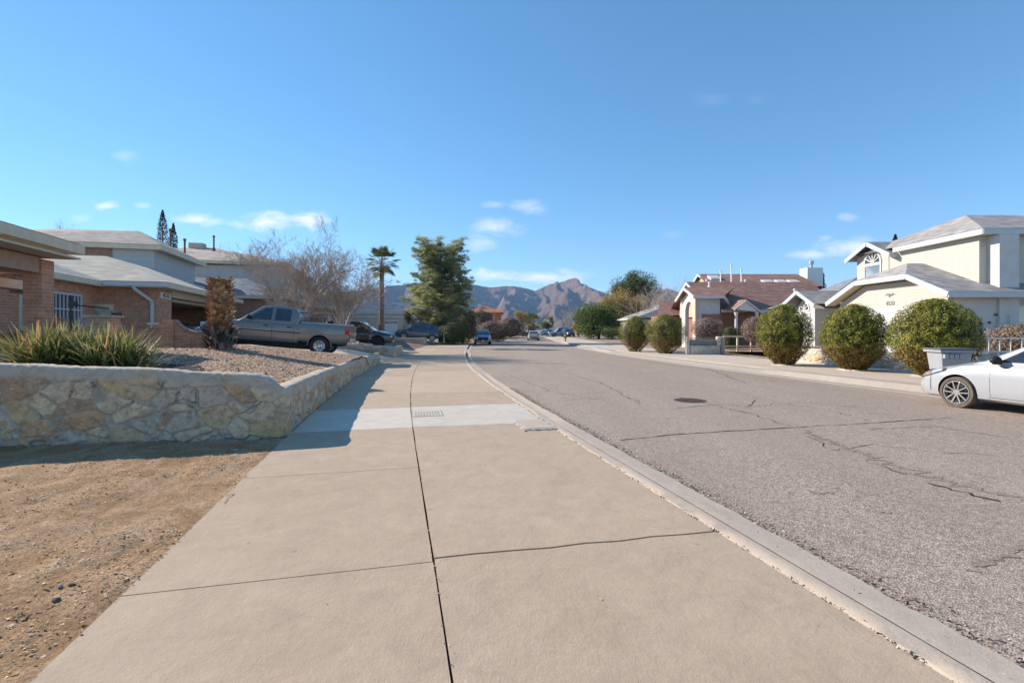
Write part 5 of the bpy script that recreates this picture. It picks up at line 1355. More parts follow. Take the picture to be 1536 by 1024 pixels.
    def sidepatch(s, name, pts, mat, off=.006, both=True, d=.004):
        for sd in ((1, -1) if both else (1,)):
            mb = MB(); mb.prism([(x, sd*(s.sy(x, z)+off), z) for x, z in pts], (0, sd*d, 0)); mb.build(name, M[mat], s.root)

def sedan_spec(paint, L=4.63, W=1.78, H=1.43, **k_):
    f = L/2
    d = dict(L=L, W=W, r=.315, ra=.362, tw=.215, xf=f-.93, xr=f-.93-2.70, paint=paint, rim='alloy', crown=.04,
        w=[(-f,.66),(-f+.12,.76),(-f+.5,.85),(-f+1.2,.885),(f-1.2,.885),(f-.6,.85),(f-.25,.76),(f-.08,.62),(f,.50)],
        bot=[(-f,.42),(-f+.2,.26),(-f+.6,.19),(f-.9,.18),(f-.3,.17),(f,.20)],
        top=[(-f,.92),(-f+.1,1.0),(-f+.5,1.03),(-f+1.0,1.0),(0,.94),(f-1.35,.94),(f-1.0,.90),(f-.55,.80),(f-.22,.69),(f-.06,.60),(f,.52)],
        zb=.90, zr=H, yb=.80, yr=.58, cab=[(f-1.08,.90),(f-1.35,.98),(f-2.05,H-.06),(f-2.35,H),(f-3.0,H),(f-3.45,H-.08),(f-4.10,1.02),(f-4.15,.90)], cbev=.09,
        side_glass=[[(f-1.62,.985),(f-2.12,H-.11),(f-2.42,H-.075),(f-2.56,H-.075),(f-2.56,.985)],[(f-2.62,.99),(f-2.62,H-.075),(f-3.05,H-.085),(f-3.42,H-.16),(f-3.66,1.0)]],
        ws=(f-1.40,.985,f-2.02,H-.09), rw=(f-4.02,1.06,f-3.50,H-.10), doors=[(f-2.60,f-1.50,.28,.88),(f-3.55,f-2.62,.28,.88)], hz=.80, mir=(f-1.62,.98))
    d.update(k_); return d
def suv_spec(paint, L=4.65, W=1.88, H=1.70, **k_):
    f = L/2
    d = dict(L=L, W=W, r=.36, ra=.415, tw=.235, xf=f-.92, xr=f-.92-.585*L, paint=paint, rim='alloy', crown=.05,
        w=[(-f,.78),(-f+.1,.86),(-f+.5,.92),(f-1.0,.935),(f-.5,.90),(f-.15,.80),(f,.66)],
        bot=[(-f,.45),(-f+.3,.28),(f-.4,.26),(f,.30)], top=[(-f,1.05),(-f+.3,1.06),(0,1.05),(f-1.3,1.05),(f-.9,1.03),(f-.3,.93),(f-.05,.82),(f,.70)],
        zb=1.0, zr=H, yb=.87, yr=.66, cab=[(f-1.05,1.0),(f-1.95,H-.05),(f-2.35,H),(f-3.9,H-.01),(f-4.25,H-.10),(-f+.06,1.0)],
        side_glass=[[(f-1.45,1.09),(f-2.02,H-.14),(f-2.45,H-.11),(f-2.45,1.09)],[(f-2.55,1.09),(f-2.55,H-.11),(f-3.35,H-.11),(f-3.35,1.09)],[(f-3.45,1.09),(f-3.45,H-.11),(f-3.95,H-.15),(f-4.2,1.12)]],
        ws=(f-1.18,1.08,f-1.90,H-.10), rw=(-f+.10,1.10,-f+.30,H-.18), doors=[(f-2.50,f-1.45,.36,.98),(f-3.45,f-2.52,.36,.98)], hz=.90, mir=(f-1.55,1.08))
    d.update(k_); return d
def lights(c, front_z=.62, rear_z=.85, grille=True):
    sp = c.sp; f = sp['L']/2; wf = interp(sp['w'], f-.05); wr = interp(sp['w'], -f+.02)
    for sd in (1, -1):
        mb = MB(); mb.box(f-.16, f-.005, sd*(wf-.16), sd*(wf+.06), front_z, front_z+.14); mb.build('headlight', M['lamp_clear'], c.root, bevel=.03)
        mb = MB(); mb.box(-f-.006, -f+.18, sd*(wr-.24), sd*(wr+.035), rear_z, rear_z+.17); mb.build('taillight', M['lamp_red'], c.root, bevel=.02)
    if grille: c.patch('grille', f-.03, -wf+.18, wf-.18, front_z-.22, front_z+.10, 'plastic_black', True, .036)
    c.patch('front_plate', f+.0, -.15, .15, front_z-.30, front_z-.18, 'sign_white', True, .02, .003)
    c.patch('rear_plate', -f+.0, -.15, .15, rear_z-.14, rear_z-.02, 'sign_white', False, .012, .003)
    c.patch('rear_bumper', -f+.06, -wr+.05, wr-.05, .40, .56, 'plastic_trim', False, .085, .02)

# pickup truck in the driveway
f = 2.9
truck = dict(L=5.8, W=2.0, r=.395, ra=.47, tw=.27, xf=1.88, xr=-1.75, paint='paint_silver', rim='alloy', wk='truck', crown=.02,
    w=[(-f,.955),(-f+.06,.985),(-1.0,.995),(-.88,.985),(1.7,.99),(2.3,.985),(f-.15,.92),(f,.80)],
    bot=[(-f,.60),(-f+.3,.52),(-.9,.50),(-.85,.42),(1.4,.42),(1.6,.50),(f-.1,.46),(f,.52)],
    top=[(-f,1.33),(-f+.08,1.36),(-.92,1.36),(-.90,1.30),(-.84,1.30),(1.35,1.26),(1.7,1.24),(2.4,1.20),(f-.25,1.14),(f-.05,1.02),(f,.92)],
    zb=1.22, zr=1.93, yb=.93, yr=.70, cbev=.085, cab=[(1.52,1.20),(1.38,1.30),(.60,1.88),(.30,1.93),(-.35,1.93),(-.66,1.89),(-.86,1.62),(-.88,1.20)],
    side_glass=[[(1.12,1.33),(.50,1.80),(.22,1.83),(.22,1.33)],[(.08,1.33),(.08,1.83),(-.44,1.83),(-.53,1.78),(-.53,1.33)]],
    ws=(1.36,1.33,.66,1.83), rw=(-.872,1.36,-.78,1.74), doors=[(.14,1.28,.50,1.20),(-.72,.13,.50,1.20)], hz=1.10, handle='plastic_black', mir=(1.05,1.38), mirror='plastic_black', bed=(-2.8,-1.0,-.80,.80,.85,1.6), tyre='tyre')
hd = Vector((-.986, -.165)).normalized(); lf = Vector((-hd.y, hd.x))
cpos = Vector((-8.06, 20.0)) + 1.75*hd - .95*lf
T = Car('pickup_truck', 'silver grey crew cab pickup truck parked in the near left driveway', 'pickup truck', truck, (cpos.x, cpos.y, .575), hd, R(4.4))
r = T.root
for sd in (1, -1):
    mb = MB(); mb.prism([(-2.905,sd*.80,.92),(-2.905,sd*.975,.92),(-2.74,sd*.992,.92),(-2.74,sd*.992,1.24),(-2.905,sd*.97,1.24),(-2.905,sd*.80,1.24)][::sd], (0,0,.001)); mb = MB()
    mb.box(-2.915,-2.72,sd*.80,sd*.985,.93,1.24); tl_ = mb.build('taillight', M['lamp_red'], r, bevel=.02)
    mb = MB(); mb.box(-2.92,-2.80,sd*.80,sd*.90,.96,1.07); mb.build('reversing_lamp', M['lamp_clear'], tl_, bevel=.01)
    mb = MB(); mb.box(2.55,2.88,sd*.62,sd*.90,.86,1.06); mb.build('headlight', M['lamp_clear'], r, bevel=.04)
mb = MB(); mb.box(-2.93,-2.905,-.78,.78,.66,1.30); mb.build('tailgate', M['paint_silver'], r, bevel=.01)
mb = MB(); mb.box(-3.06,-2.86,-.93,-.30,.52,.66); mb.box(-3.06,-2.86,.30,.93,.52,.66); mb.box(-3.05,-2.86,-.30,.30,.50,.60); mb.build('rear_bumper', M['chrome'], r, bevel=.02)
mb = MB(); mb.box(2.78,2.95,-.90,.90,.50,.70); mb.build('front_bumper', M['chrome'], r, bevel=.03)
mb = MB(); mb.box(2.80,2.93,-.55,.55,.74,1.06); mb.build('grille', M['chrome'], r, bevel=.03)
T.sidepatch('trim_strip', [(1.35,.86),(-.95,.86),(-.95,.90),(1.35,.90)], 'plastic_trim', .009)
T.sidepatch('panel_gap', [(-.86,.55),(-.875,.55),(-.875,1.29),(-.86,1.29)], 'plastic_black', .004)
T.sidepatch('fuel_door', [(-1.15,1.10),(-1.15,1.25),(-1.30,1.25),(-1.30,1.10)], 'paint_silver', .004, False)
for x in (1.88, -1.75):
    for sd in (1, -1):
        mb = MB(); n = 18
        for i in range(n):
            a, b = math.pi*i/n, math.pi*(i+1)/n
            mb.beam((x+.475*math.cos(a), sd*.985, .40+.475*math.sin(a)), (x+.475*math.cos(b), sd*.985, .40+.475*math.sin(b)), .03, .02, (0,1,0))
        mb.build('arch_lip', M['paint_silver'], r)
mb = MB(); mb.tube([(-.5,0,.45),(-2.6,-.4,.48)], .05, 8); mb.box(-2.6,-.9,-.5,.5,.42,.5); mb.build('chassis', M['plastic_black'], r)
# white sedan at the right edge
sp = sedan_spec('paint_white', rim='alloy', tyre='tyre_dusty', gtrim=True, mirror='plastic_black')
f = sp['L']/2; hd = Vector((-.24, .97)).normalized(); lf = Vector((-hd.y, hd.x))
cpos = Vector((9.12, 9.80)) - sp['xf']*hd - .80*lf
WC = Car('white_sedan', 'white sedan with black mirror and two-tone alloy wheels, parked at the right edge', 'car', sp, (cpos.x, cpos.y, -.082), hd)
WC.surf('headlight', [(f-.07,.545),(f-.30,.615),(f-.64,.735)], [(f-.07,.62),(f-.30,.72),(f-.64,.785)], 'lamp_clear', .006)
WC.surf('headlight_bezel', [(f-.05,.52),(f-.30,.59),(f-.72,.735)], [(f-.05,.64),(f-.30,.74),(f-.72,.80)], 'plastic_black', .003)
WC.surf('turn_lamp', [(f-.16,.60),(f-.42,.675)], [(f-.16,.635),(f-.42,.712)], 'lamp_amber', .010, 5)
for sd in (1, -1):
    mb = MB(); mb.box(-f-.004, -f+.3, sd*.50, sd*.80, .80, .95); mb.build('taillight', M['lamp_red'], WC.root, bevel=.02)
WC.patch('grille', f-.06, -.42, .42, .24, .44, 'plastic_black', True, .05); WC.patch('front_plate', f-.01, -.15, .15, .42, .54, 'sign_white', True, .02, .003)
WC.sidepatch('sill', [(f-1.35,.20),(f-3.3,.20),(f-3.3,.245),(f-1.35,.245)], 'paint_white', .012)
WC.sidepatch('panel_gap', [(f-1.47,.26),(f-1.478,.26),(f-1.43,.90),(f-1.422,.90)], 'plastic_black', .004)
WC.surf('panel_gap', [(f-.72,.780),(f-1.0,.872),(f-1.36,.930)], [(f-.72,.786),(f-1.0,.878),(f-1.36,.936)], 'plastic_black', .004)
WC.surf('panel_gap', [(f-.30,.30),(f-.33,.60)][::-1] if False else [(f-.40,.30),(f-.412,.30)], [(f-.40,.66),(f-.412,.66)], 'plastic_black', .004, 2)
# cars further up the street
hd = Vector((.99, .12)); c = Car('black_car', 'black crossover with dark wheels nosing out of the second driveway behind the pickup truck', 'car', suv_spec('paint_black', 4.65, 1.85, 1.63, rim='alloy_dark'), (X(590, 33)-2.3, 32.6, .46), hd, -R(3)); lights(c, .66, .95)
hd = Vector((-.985, -.14)); c = Car('blue_grey_suv', 'dark blue-grey sport utility vehicle facing a white garage door behind the short stone wall', 'car', suv_spec('paint_bluegrey', 5.0, 1.95, 1.80, rim='alloy'), (X(629, 51.2), 51.2, .42), hd, R(4)); lights(c, .72, 1.0)
c = Car('grey_suv', 'dark grey car parked on the street facing us beside the clipped hedge', 'car', suv_spec('paint_grey', 4.6, 1.86, 1.66), (-3.30, 53.6, -.09), Vector((.09, -1))); lights(c, .70, .95)
c = Car('white_sedan', 'small white sedan seen from behind in the middle of the far road', 'car', sedan_spec('paint_white', 4.6, 1.8, 1.46), (3.25, 73.5, -.07), Vector((.0, 1))); lights(c, .6, .84)
for px, d, hd, lb, spx in [(780, 104, (1, -.2), 'dark car in a far left driveway below the dark tree', suv_spec('paint_grey')), (816, 112, (.1, -1), 'small silver car on the far road bend, right of the far white sedan', sedan_spec('paint_silver')),
                           (823, 118, (.3, -1), 'distant blue-grey car beside the small silver one on the far bend', suv_spec('paint_bluegrey')), (842, 104, (-1, -.1), 'white van in a far right driveway', suv_spec('paint_white', 5.2, 1.95, 2.0)), (852, 99, (.2, -1), 'black car next to the white van far off', suv_spec('paint_black'))]:
    c = Car('distant_car', lb, 'car', spx, (X(px, d), d, .1 if px > 770 else 0), Vector(hd), 0, 'cars far up the street'); lights(c, .66, .9)

hd = Vector((.958, .287)); c = Car('black_suv', 'dark vehicle standing inside the open garage of the brick house', 'car', suv_spec('paint_black', 4.6, 1.85, 1.6), (-17.9, 23.6, .82), hd); lights(c, .66, .95)
# ------------------------------------------------------------------ plants
def sphere_pts(n):
    v = unit(rng.normal(0, 1, (n, 3))); return v
def bush(name, label, loc, rx, rz, mat='leaf_bush', n=9000, group=None, leaf=.075, core='twig_core', seed=0, shape='drop', brown=.5, cat='bush'):
    """clipped shrub: many leaf-sized faces through a thick shell round a twiggy core, narrow at the foot"""
    root = thing(name, label, cat, loc, 0, group)
    d = sphere_pts(n); u = rng.uniform(0, 1, n)**.45
    zz = d[:, 2]
    def prof(z):  # z -1..1 -> radius factor
        if shape == 'drop': return np.where(z < -.1, np.interp(z, [-1, -.85, -.5, -.1], [.30, .42, .80, 1.0]), np.sqrt(np.maximum(1-((z+.1)/1.1)**2, 0))**.8)
        if shape == 'dome': return np.sqrt(np.maximum(1-z*z, 0))**.75
        return np.interp(z, [-1, -.8, .8, 1], [.92, 1, 1, .9])
    z = rng.uniform(-1, 1, n); z = np.where(rng.random(n) < .12, 1 - rng.random(n)**2*.25, z)
    a = rng.uniform(0, 2*np.pi, n)
    lump = np.array([noise.noise((math.cos(p)*2.2+seed, math.sin(p)*2.2, q*2.2)) + .6*noise.noise((math.cos(p)*5+seed, math.sin(p)*5, q*5)) for p, q in zip(a, z)])
    lump2 = np.array([noise.noise((math.cos(p)*7+seed, math.sin(p)*7, q*7)) for p, q in zip(a, z)])
    cap = np.sqrt(np.where(z > .75, rng.random(n), 1)) * np.where(shape == 'box', np.where(abs(z) > .9, np.sqrt(rng.random(n)), 1), 1)
    depth = 1 - (1-u)*.42
    r = prof(z)*(1+.115*lump+.08*lump2)*depth*cap
    hgt = rz*(1 + z*(1+.05*lump)*np.where(z > 0, depth, 1))
    Pp = np.stack([rx*r*np.cos(a), rx*r*np.sin(a), hgt], 1)
    nr = unit(np.stack([np.cos(a)*prof(z), np.sin(a)*prof(z), z*.9+.1], 1))
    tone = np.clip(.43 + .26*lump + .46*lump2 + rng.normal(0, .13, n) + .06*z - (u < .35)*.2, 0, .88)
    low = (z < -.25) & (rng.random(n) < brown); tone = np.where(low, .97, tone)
    kq = (lump2 > -.36) | (rng.random(n) < .3); Pp, nr, tone = Pp[kq], nr[kq], tone[kq]
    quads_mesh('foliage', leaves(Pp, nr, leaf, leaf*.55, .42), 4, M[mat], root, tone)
    mb = MB(); k_ = 18; vs = []
    for i in range(11):
        q = -1+2*i/10
        for j in range(k_):
            t_ = 2*math.pi*j/k_; f = .66*float(prof(np.array([q]))[0])*(1+.12*noise.noise((math.cos(t_)*2+seed, math.sin(t_)*2, q*3))); vs.append((rx*f*math.cos(t_), rx*f*math.sin(t_), rz*(1+q*.84)))
    mb.add(vs, [[i*k_+j, i*k_+(j+1) % k_, (i+1)*k_+(j+1) % k_, (i+1)*k_+j] for i in range(10) for j in range(k_)] + [[10*k_+j for j in range(k_)]])
    mb.build('twig_core', M[core], root)
    mb = MB()
    for i in range(7 if shape == 'drop' else 0):
        t_ = random.uniform(0, 6.28); q = random.uniform(.02, .12); mb.tube([(q*math.cos(t_), q*math.sin(t_), -.05), (q*2.5*math.cos(t_), q*2.5*math.sin(t_), rz*.45)], [.03, .018], 5)
    if mb.v: mb.build('stem', M['bark'], root)
    if shape == 'drop' and loc[1] < 20:
        mb = MB(); n_ = 26; vs = [(0, 0, .07)]
        for q, zz in ((.34, .06), (.52, .0)):
            for j in range(n_):
                t_ = 2*math.pi*j/n_; f = q*(1+.35*noise.noise((math.cos(t_)*1.6+seed, math.sin(t_)*1.6, q*9))); vs.append((f*math.cos(t_), f*math.sin(t_), zz + .02*noise.noise((j*.9, seed, q))))
        mb.add(vs, [[0, 1+j, 1+(j+1) % n_] for j in range(n_)] + [[1+j, 1+n_+j, 1+n_+(j+1) % n_, 1+(j+1) % n_] for j in range(n_)]); mb.build('concrete_collar', M['concrete_pale'], root)
    return root
G5 = 'round clipped bushes along the right pavement'
for px, py, rx, rz, lb, n in [(1400,566,1.12,1.16,'largest round clipped bush, right of the row, behind the trash bin',36000),(1281,556,1.04,1.14,'middle round clipped bush of the right row, in front of the cream garage gable',32000),(1176,548,1.03,1.21,'left round clipped bush of the three near ones, right of the stone planter',28000),
                              (998,530,1.24,1.17,'rounder of the two far clipped bushes, the one nearer the stone planter',18000),(953,527,1.12,1.17,'farthest round clipped bush, half behind the other far one',15000)]:
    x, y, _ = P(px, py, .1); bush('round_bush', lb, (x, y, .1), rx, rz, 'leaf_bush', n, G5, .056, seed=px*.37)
bush('hedge', 'dark green box-clipped hedge in front of the big pine', (-6.05, 50.6, .02), 1.62, 1.06, 'leaf_hedge', 9000, None, .09, seed=3, shape='box', brown=0, cat='hedge')
G2 = 'tan dome shrubs by the brown roofed house'
for px, d, rx, rz, lb in [(1061, 29.5, .95, .62, 'pinkish tan twiggy dome shrub above the stone planter'), (1135, 31, .95, .85, 'pinkish tan twiggy dome shrub left of the large round bush')]:
    bush('dry_shrub', lb, (X(px, d), d, Z(507 if px < 1100 else 514, d)), rx, rz, 'leaf_pinkbrown', 6000, G2, .07, seed=px, shape='dome', brown=0)
bush('shrub', 'dark green columnar shrub between white porch columns of the brown roofed house', (X(1096, 34.5), 34.5, .1), .62, .82, 'leaf_dark', 4000, None, .07, seed=9, shape='box', brown=0)
bush('shrub', 'small green shrub left of the white entry column', (X(1072, 34), 34, .75), .5, .5, 'leaf_green', 2500, None, .07, seed=4, shape='dome', brown=0)
bush('dry_shrub', 'tan dry shrub against the house behind the white railing', (X(1535, 17.5), 17.5, .5), 1.2, .62, 'leaf_tan', 5000, None, .07, seed=5, shape='dome', brown=0)
G3 = 'brown bushes beyond the hedge'
for px, d, rx, rz, mat, lb in [(722, 66, 2.6, 2.3, 'leaf_pinkbrown', 'large greyish brown leafless bush right behind the dark grey car'), (735, 62, 2.1, 1.35, 'leaf_tan', 'orange-brown rounded dry bush behind the dark grey car roof'), (748, 64, 1.5, 1.2, 'leaf_dark', 'small dark green bush right of the dark grey car'),
                               (765, 78, 2.6, 1.9, 'leaf_pinkbrown', 'pinkish dry bush before the far left driveway'), (704, 58, 1.2, 2.0, 'leaf_tan', 'tall brown shrub between hedge and pine foot')]:
    bush('dry_bush' if mat != 'leaf_dark' else 'bush', lb, (X(px, d), d, 0), rx, rz, mat, 4500, G3, .11, seed=px*.7, shape='dome', brown=0)

# bare trees
def bare_tree(name, label, loc, H, spread, seed, trunk_r=.11, levels=4, group=None, mat='twig', stems=7, tilt=.55, low=.14, sl=None):
    root = thing(name, label, 'tree', loc, 0, group); rs = random.Random(seed)
    tr = MB(); br = MB(); tw = MB()
    h0 = H*low
    tr.tube([(0,0,-.1),(.02,0,h0*.5),(0,.02,h0)], [trunk_r*1.25, trunk_r, trunk_r*.95], 8)
    def grow(p, d, L, r_, lv):
        pts = [p]; q = Vector(p); dd = Vector(d); n = 4 if lv < 2 else 3
        for i in range(n):
            dd = (dd + Vector((rs.gauss(0,.13), rs.gauss(0,.13), rs.gauss(.05,.09)))).normalized(); q = q + dd*(L/n); pts.append(q.copy())
        rad = [r_*(1-.6*i/n) for i in range(n+1)]
        (br if lv < 2 else tw).tube(pts, rad, 5 if lv < 2 else 3, False)
        if lv >= levels: return
        k_ = (5, 6, 6, 4)[min(lv, 3)]
        for i in range(k_):
            t = .25 + .75*(i+rs.random())/k_; f = t*n; j = min(int(f), n-1); base = pts[j].lerp(pts[j+1], f-j)
            ax = Vector((rs.gauss(0,1), rs.gauss(0,1), rs.gauss(.1,.6))).normalized()
            nd = (dd*.75 + ax*.75).normalized()
            grow(base, nd, L*rs.uniform(.38, .62), max(r_*.45*(1-.4*t), .0078), lv+1)
    for i in range(stems):
        a = 2*math.pi*(i + rs.random()*.6)/stems; t = tilt*rs.uniform(.35, 1.15)
        grow((.05*math.cos(a), .05*math.sin(a), h0*rs.uniform(.8, 1)), Vector((math.cos(a)*t*spread, math.sin(a)*t*spread, 1)), (sl or H)*rs.uniform(.5, .72), trunk_r*.55, 0)
    tr.build('trunk', M['bark_grey'], root, smooth=60); br.build('limbs', M[mat], root, smooth=60); tw.build('twigs', M[mat], root)
    return root
bare_tree('bare_tree', 'bare many-branched tree behind the truck cab, left of the two leafless trees', (X(446, 28.5), 28.5, .7), 6.1, 1.2, 5, .13, 4, 'leafless front yard trees', stems=12)
bare_tree('bare_tree', 'bare spreading tree between truck tail and palm, right of the two leafless trees', (X(512, 30), 30, .65), 5.2, 1.05, 9, .12, 4, 'leafless front yard trees', stems=11, tilt=.7)
for px, d, H, sd, lb in [(868, 120, 8, 3, 'distant bare tree left of the green roadside tree'), (903, 105, 9, 4, 'distant bare tree behind the green roadside tree'), (1000, 75, 9, 6, 'bare tree behind the roof left of the arched porch'), (975, 66, 7.5, 12, 'bare pale tree rising behind the far round bushes'), (850, 135, 8, 8, 'pinkish bare tree beyond the white van')]:
    bare_tree('far_bare_tree', lb, (X(px, d), d, 0), H, 1.1, sd, .14, 3, 'bare trees far up the street', stems=8)
bare_tree('far_bare_tree', 'bare twigs poking above the roof ridge of the brick house', (X(98, 62), 62, 0), 14.2, .5, 21, .12, 2, 'bare trees far up the street', stems=5, tilt=.3, low=.94, sl=3.6)

# leafy trees: trunk, limbs, crown of leaf clumps
def leafy_tree(name, label, loc, H, rad, crown0, mat, n, leaf, seed, trunk_r=.18, blobs=16, group=None, cat='tree', flat=.8):
    root = thing(name, label, cat, loc, 0, group); rs = np.random.default_rng(seed); ra = random.Random(seed)
    mb = MB(); mb.tube([(0,0,-.1),(.05,0,H*.3),(.0,.1,H*.62)], [trunk_r*1.2, trunk_r*.85, trunk_r*.4], 8)
    cs = []
    for i in range(blobs):
        q = Vector((ra.gauss(0,1), ra.gauss(0,1), ra.gauss(0,1))).normalized()*(ra.random()**.4)*.72
        z = crown0*H + (1-crown0)*H*(.5+.5*q.z); c_ = Vector((q.x*rad, q.y*rad, z)); cs.append((c_, rad*ra.uniform(.30, .52)))
    for c_, r_ in cs: mb.tube([(0,0,H*min(.55, crown0+.08)), c_*.5 + Vector((0,0,H*.25)), c_], [trunk_r*.4, trunk_r*.22, .015], 5)
    mb.build('trunk', M['bark'], root, smooth=60)
    V = []; T_ = []
    for c_, r_ in cs:
        m = int(n/blobs); d = unit(rs.normal(0,1,(m,3))); rr = r_*rs.random((m,1))**.4; p = np.array(c_) + d*rr*np.array([1,1,flat])
        lump = np.array([noise.noise(Vector(v)*(1.6/rad*2.5)) for v in p]); kq = lump > -.28
        p, d, lump = p[kq], d[kq], lump[kq]
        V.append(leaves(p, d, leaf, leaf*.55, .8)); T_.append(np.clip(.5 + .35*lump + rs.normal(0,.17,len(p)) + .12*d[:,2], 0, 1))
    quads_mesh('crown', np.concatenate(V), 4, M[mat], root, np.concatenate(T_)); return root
leafy_tree('green_tree', 'broad green tree beside the road, left of the far round bushes', (X(898, 74), 74, .1), 5.6, 4.4, .0, 'leaf_green', 28000, .25, 31, .2, 26)
leafy_tree('gold_tree', 'yellow-gold tree right behind the broad green tree', (X(932, 82), 82, 0), 8.6, 5.2, .10, 'leaf_gold', 30000, .25, 32, .2, 26)
leafy_tree('round_tree', 'tall round dark green tree rising above the golden one', (X(953, 88), 88, 0), 13.0, 5.0, .40, 'leaf_dark', 24000, .27, 33, .28, 28)
leafy_tree('conifer', 'dark gold and green conifer left of the small distant palm', (X(784, 112), 112, 0), 7.2, 2.4, .08, 'leaf_gold', 6000, .2, 34, .2, 14)
leafy_tree('conifer', 'darker green conifer touching the gold-green one far up the street', (X(793, 116), 116, 0), 6.6, 2.0, .08, 'leaf_dark', 5000, .2, 36, .2, 12)
leafy_tree('far_tree', 'small olive green tree near the end of the road, right of the distant palm', (X(822, 122), 122, 0), 5.6, 2.2, .1, 'leaf_green', 5000, .2, 35, .18, 12)
leafy_tree('far_tree', 'low golden tree beyond the white van', (X(866, 128), 128, 0), 5, 2.4, .05, 'leaf_gold', 4500, .2, 37, .18, 12)
leafy_tree('roadside_shrub', 'dark green shrub mass under the golden tree', (X(918, 70), 70, .1), 2.2, 2.4, .0, 'leaf_dark', 5000, .14, 38, .1, 10)
leafy_tree('far_tree', 'low yellow bush left of the broad green roadside tree', (X(868, 100), 100, 0), 3.6, 1.8, .05, 'leaf_gold', 3500, .16, 39, .12, 9)
# cypresses behind roofs
def cypress(label, px, d, top, w, seed, base=0):
    root = thing('cypress', label, 'tree', (X(px, d), d, base), 0, 'cypress tips behind the roofs'); H = Z(top, d)-base; n = 5000; rs = np.random.default_rng(seed)
    z = rs.random(n); a = rs.uniform(0, 2*np.pi, n); pr = np.interp(z, [0,.15,.6,.9,1], [.6,.95,1,.55,.06])*w
    lump = np.array([noise.noise((math.cos(p)*1.5+seed, math.sin(p)*1.5, q*H*1.1)) for p, q in zip(a, z)])
    r_ = pr*(1+.28*lump)*rs.uniform(.55,1,n); p = np.stack([r_*np.cos(a), r_*np.sin(a), z*H], 1)
    quads_mesh('crown', leaves(p, unit(np.stack([np.cos(a), np.sin(a), .6+0*a], 1)), .22, .1, .6), 4, M['leaf_cypress'], root, np.clip(.45+.4*lump+rs.normal(0,.15,n),0,1))
    mb = MB(); mb.tube([(0,0,-.1),(0,0,H*.9)], [w*.35, .03], 7); mb.build('trunk', M['bark'], root)
cypress('taller dark cypress behind the left two-storey roof', 244, 66, 315, 1.0, 41); cypress('shorter dark cypress next to the tall one behind the left roof', 260, 68, 335, .85, 42)
cypress('small dark cypress tip at the far left roof ridge', 99, 64, 345, .9, 43); cypress('tiny cypress tip between the two left roof ridges', 134, 66, 347, .8, 47); cypress('thin dark cypress right of the white chimney', 1231, 62, 402, .7, 44); cypress('cypress tip behind the cream house roof', 1343, 50, 352, .7, 45)

# big pine
def pine(label, loc, H, W):
    root = thing('pine_tree', label, 'tree', loc); ra = random.Random(77); rs = np.random.default_rng(77)
    mb = MB(); mb.tube([(0,0,-.2),(.1,.05,H*.3),(-.05,.1,H*.6),(.05,0,H*.90)], [.30,.24,.16,.04], 9); mb.build('trunk', M['bark'], root, smooth=60)
    lm = MB(); cl = []
    env = lambda z: np.interp(z/H, [.06,.12,.22,.42,.58,.72,.86,.95,1], [.80,.98,1.0,.93,.82,.70,.62,.54,.40])*W/2
    N_ = 108
    for i in range(N_):
        z0 = H*(.09 + .84*(i/N_)**.98); a = i*2.399 + ra.gauss(0,.35); L = env(z0)*ra.uniform(.62, 1.08); up = .10 + .45*(z0/H)
        p = Vector((0,0,z0-L*up*.35)); d = Vector((math.cos(a), math.sin(a), up)); pts = [p + d*(L*t) + Vector((0,0,.16*L*t*t)) for t in (0,.35,.7,1)]
        lm.tube(pts, [.06,.045,.03,.012], 5)
        for k_ in range(int(7 + L*3.2)):
            t = ra.uniform(.38, 1.02); q = pts[0].lerp(pts[-1], t) + Vector((0,0,.05*L*t)); s_ = L*.34*(1.15-t*.55)
            q2 = q + Vector((ra.gauss(0,s_*.6), ra.gauss(0,s_*.6), ra.gauss(.05,.16)))
            if ra.random() < .5: lm.tube([q, q2], [.015,.006], 3, False)
            cl.append((q2, ra.uniform(.32, .58), (q2 - Vector((0,0,q2.z))).normalized() + Vector((0,0,.55))))
    lm.build('limbs', M['bark'], root)
    V = []; T_ = []
    for c_, r_, nd in cl:
        m = 84; d = unit(rs.normal(0,1,(m,3)) + np.array(nd)*.55); p = np.array(c_) + d*r_*rs.uniform(.25,1,(m,1))*np.array([1,1,.5])
        a = d; b = unit(np.cross(a, rs.normal(0,1,(m,3)))); L = rs.uniform(.16,.30,(m,1)); w_ = .017
        V.append(np.stack([p-a*L/2, p+b*w_, p+a*L/2, p-b*w_], 1).reshape(-1,3))
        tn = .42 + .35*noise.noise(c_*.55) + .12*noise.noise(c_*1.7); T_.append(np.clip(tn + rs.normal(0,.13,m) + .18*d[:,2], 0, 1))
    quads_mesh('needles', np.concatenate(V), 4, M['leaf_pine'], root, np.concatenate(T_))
pine('big green pine tree behind the clipped hedge', (X(661, 55), 55, .3), 11.2, 8.3)
# small leafy tree in front of the far house on the left of the pine
leafy_tree('small_tree', 'yellow-green low tree beside the garage wall under the pine', (X(603, 56), 56, .3), 3.6, 1.5, .35, 'leaf_green', 3500, .13, 51, .12, 9)

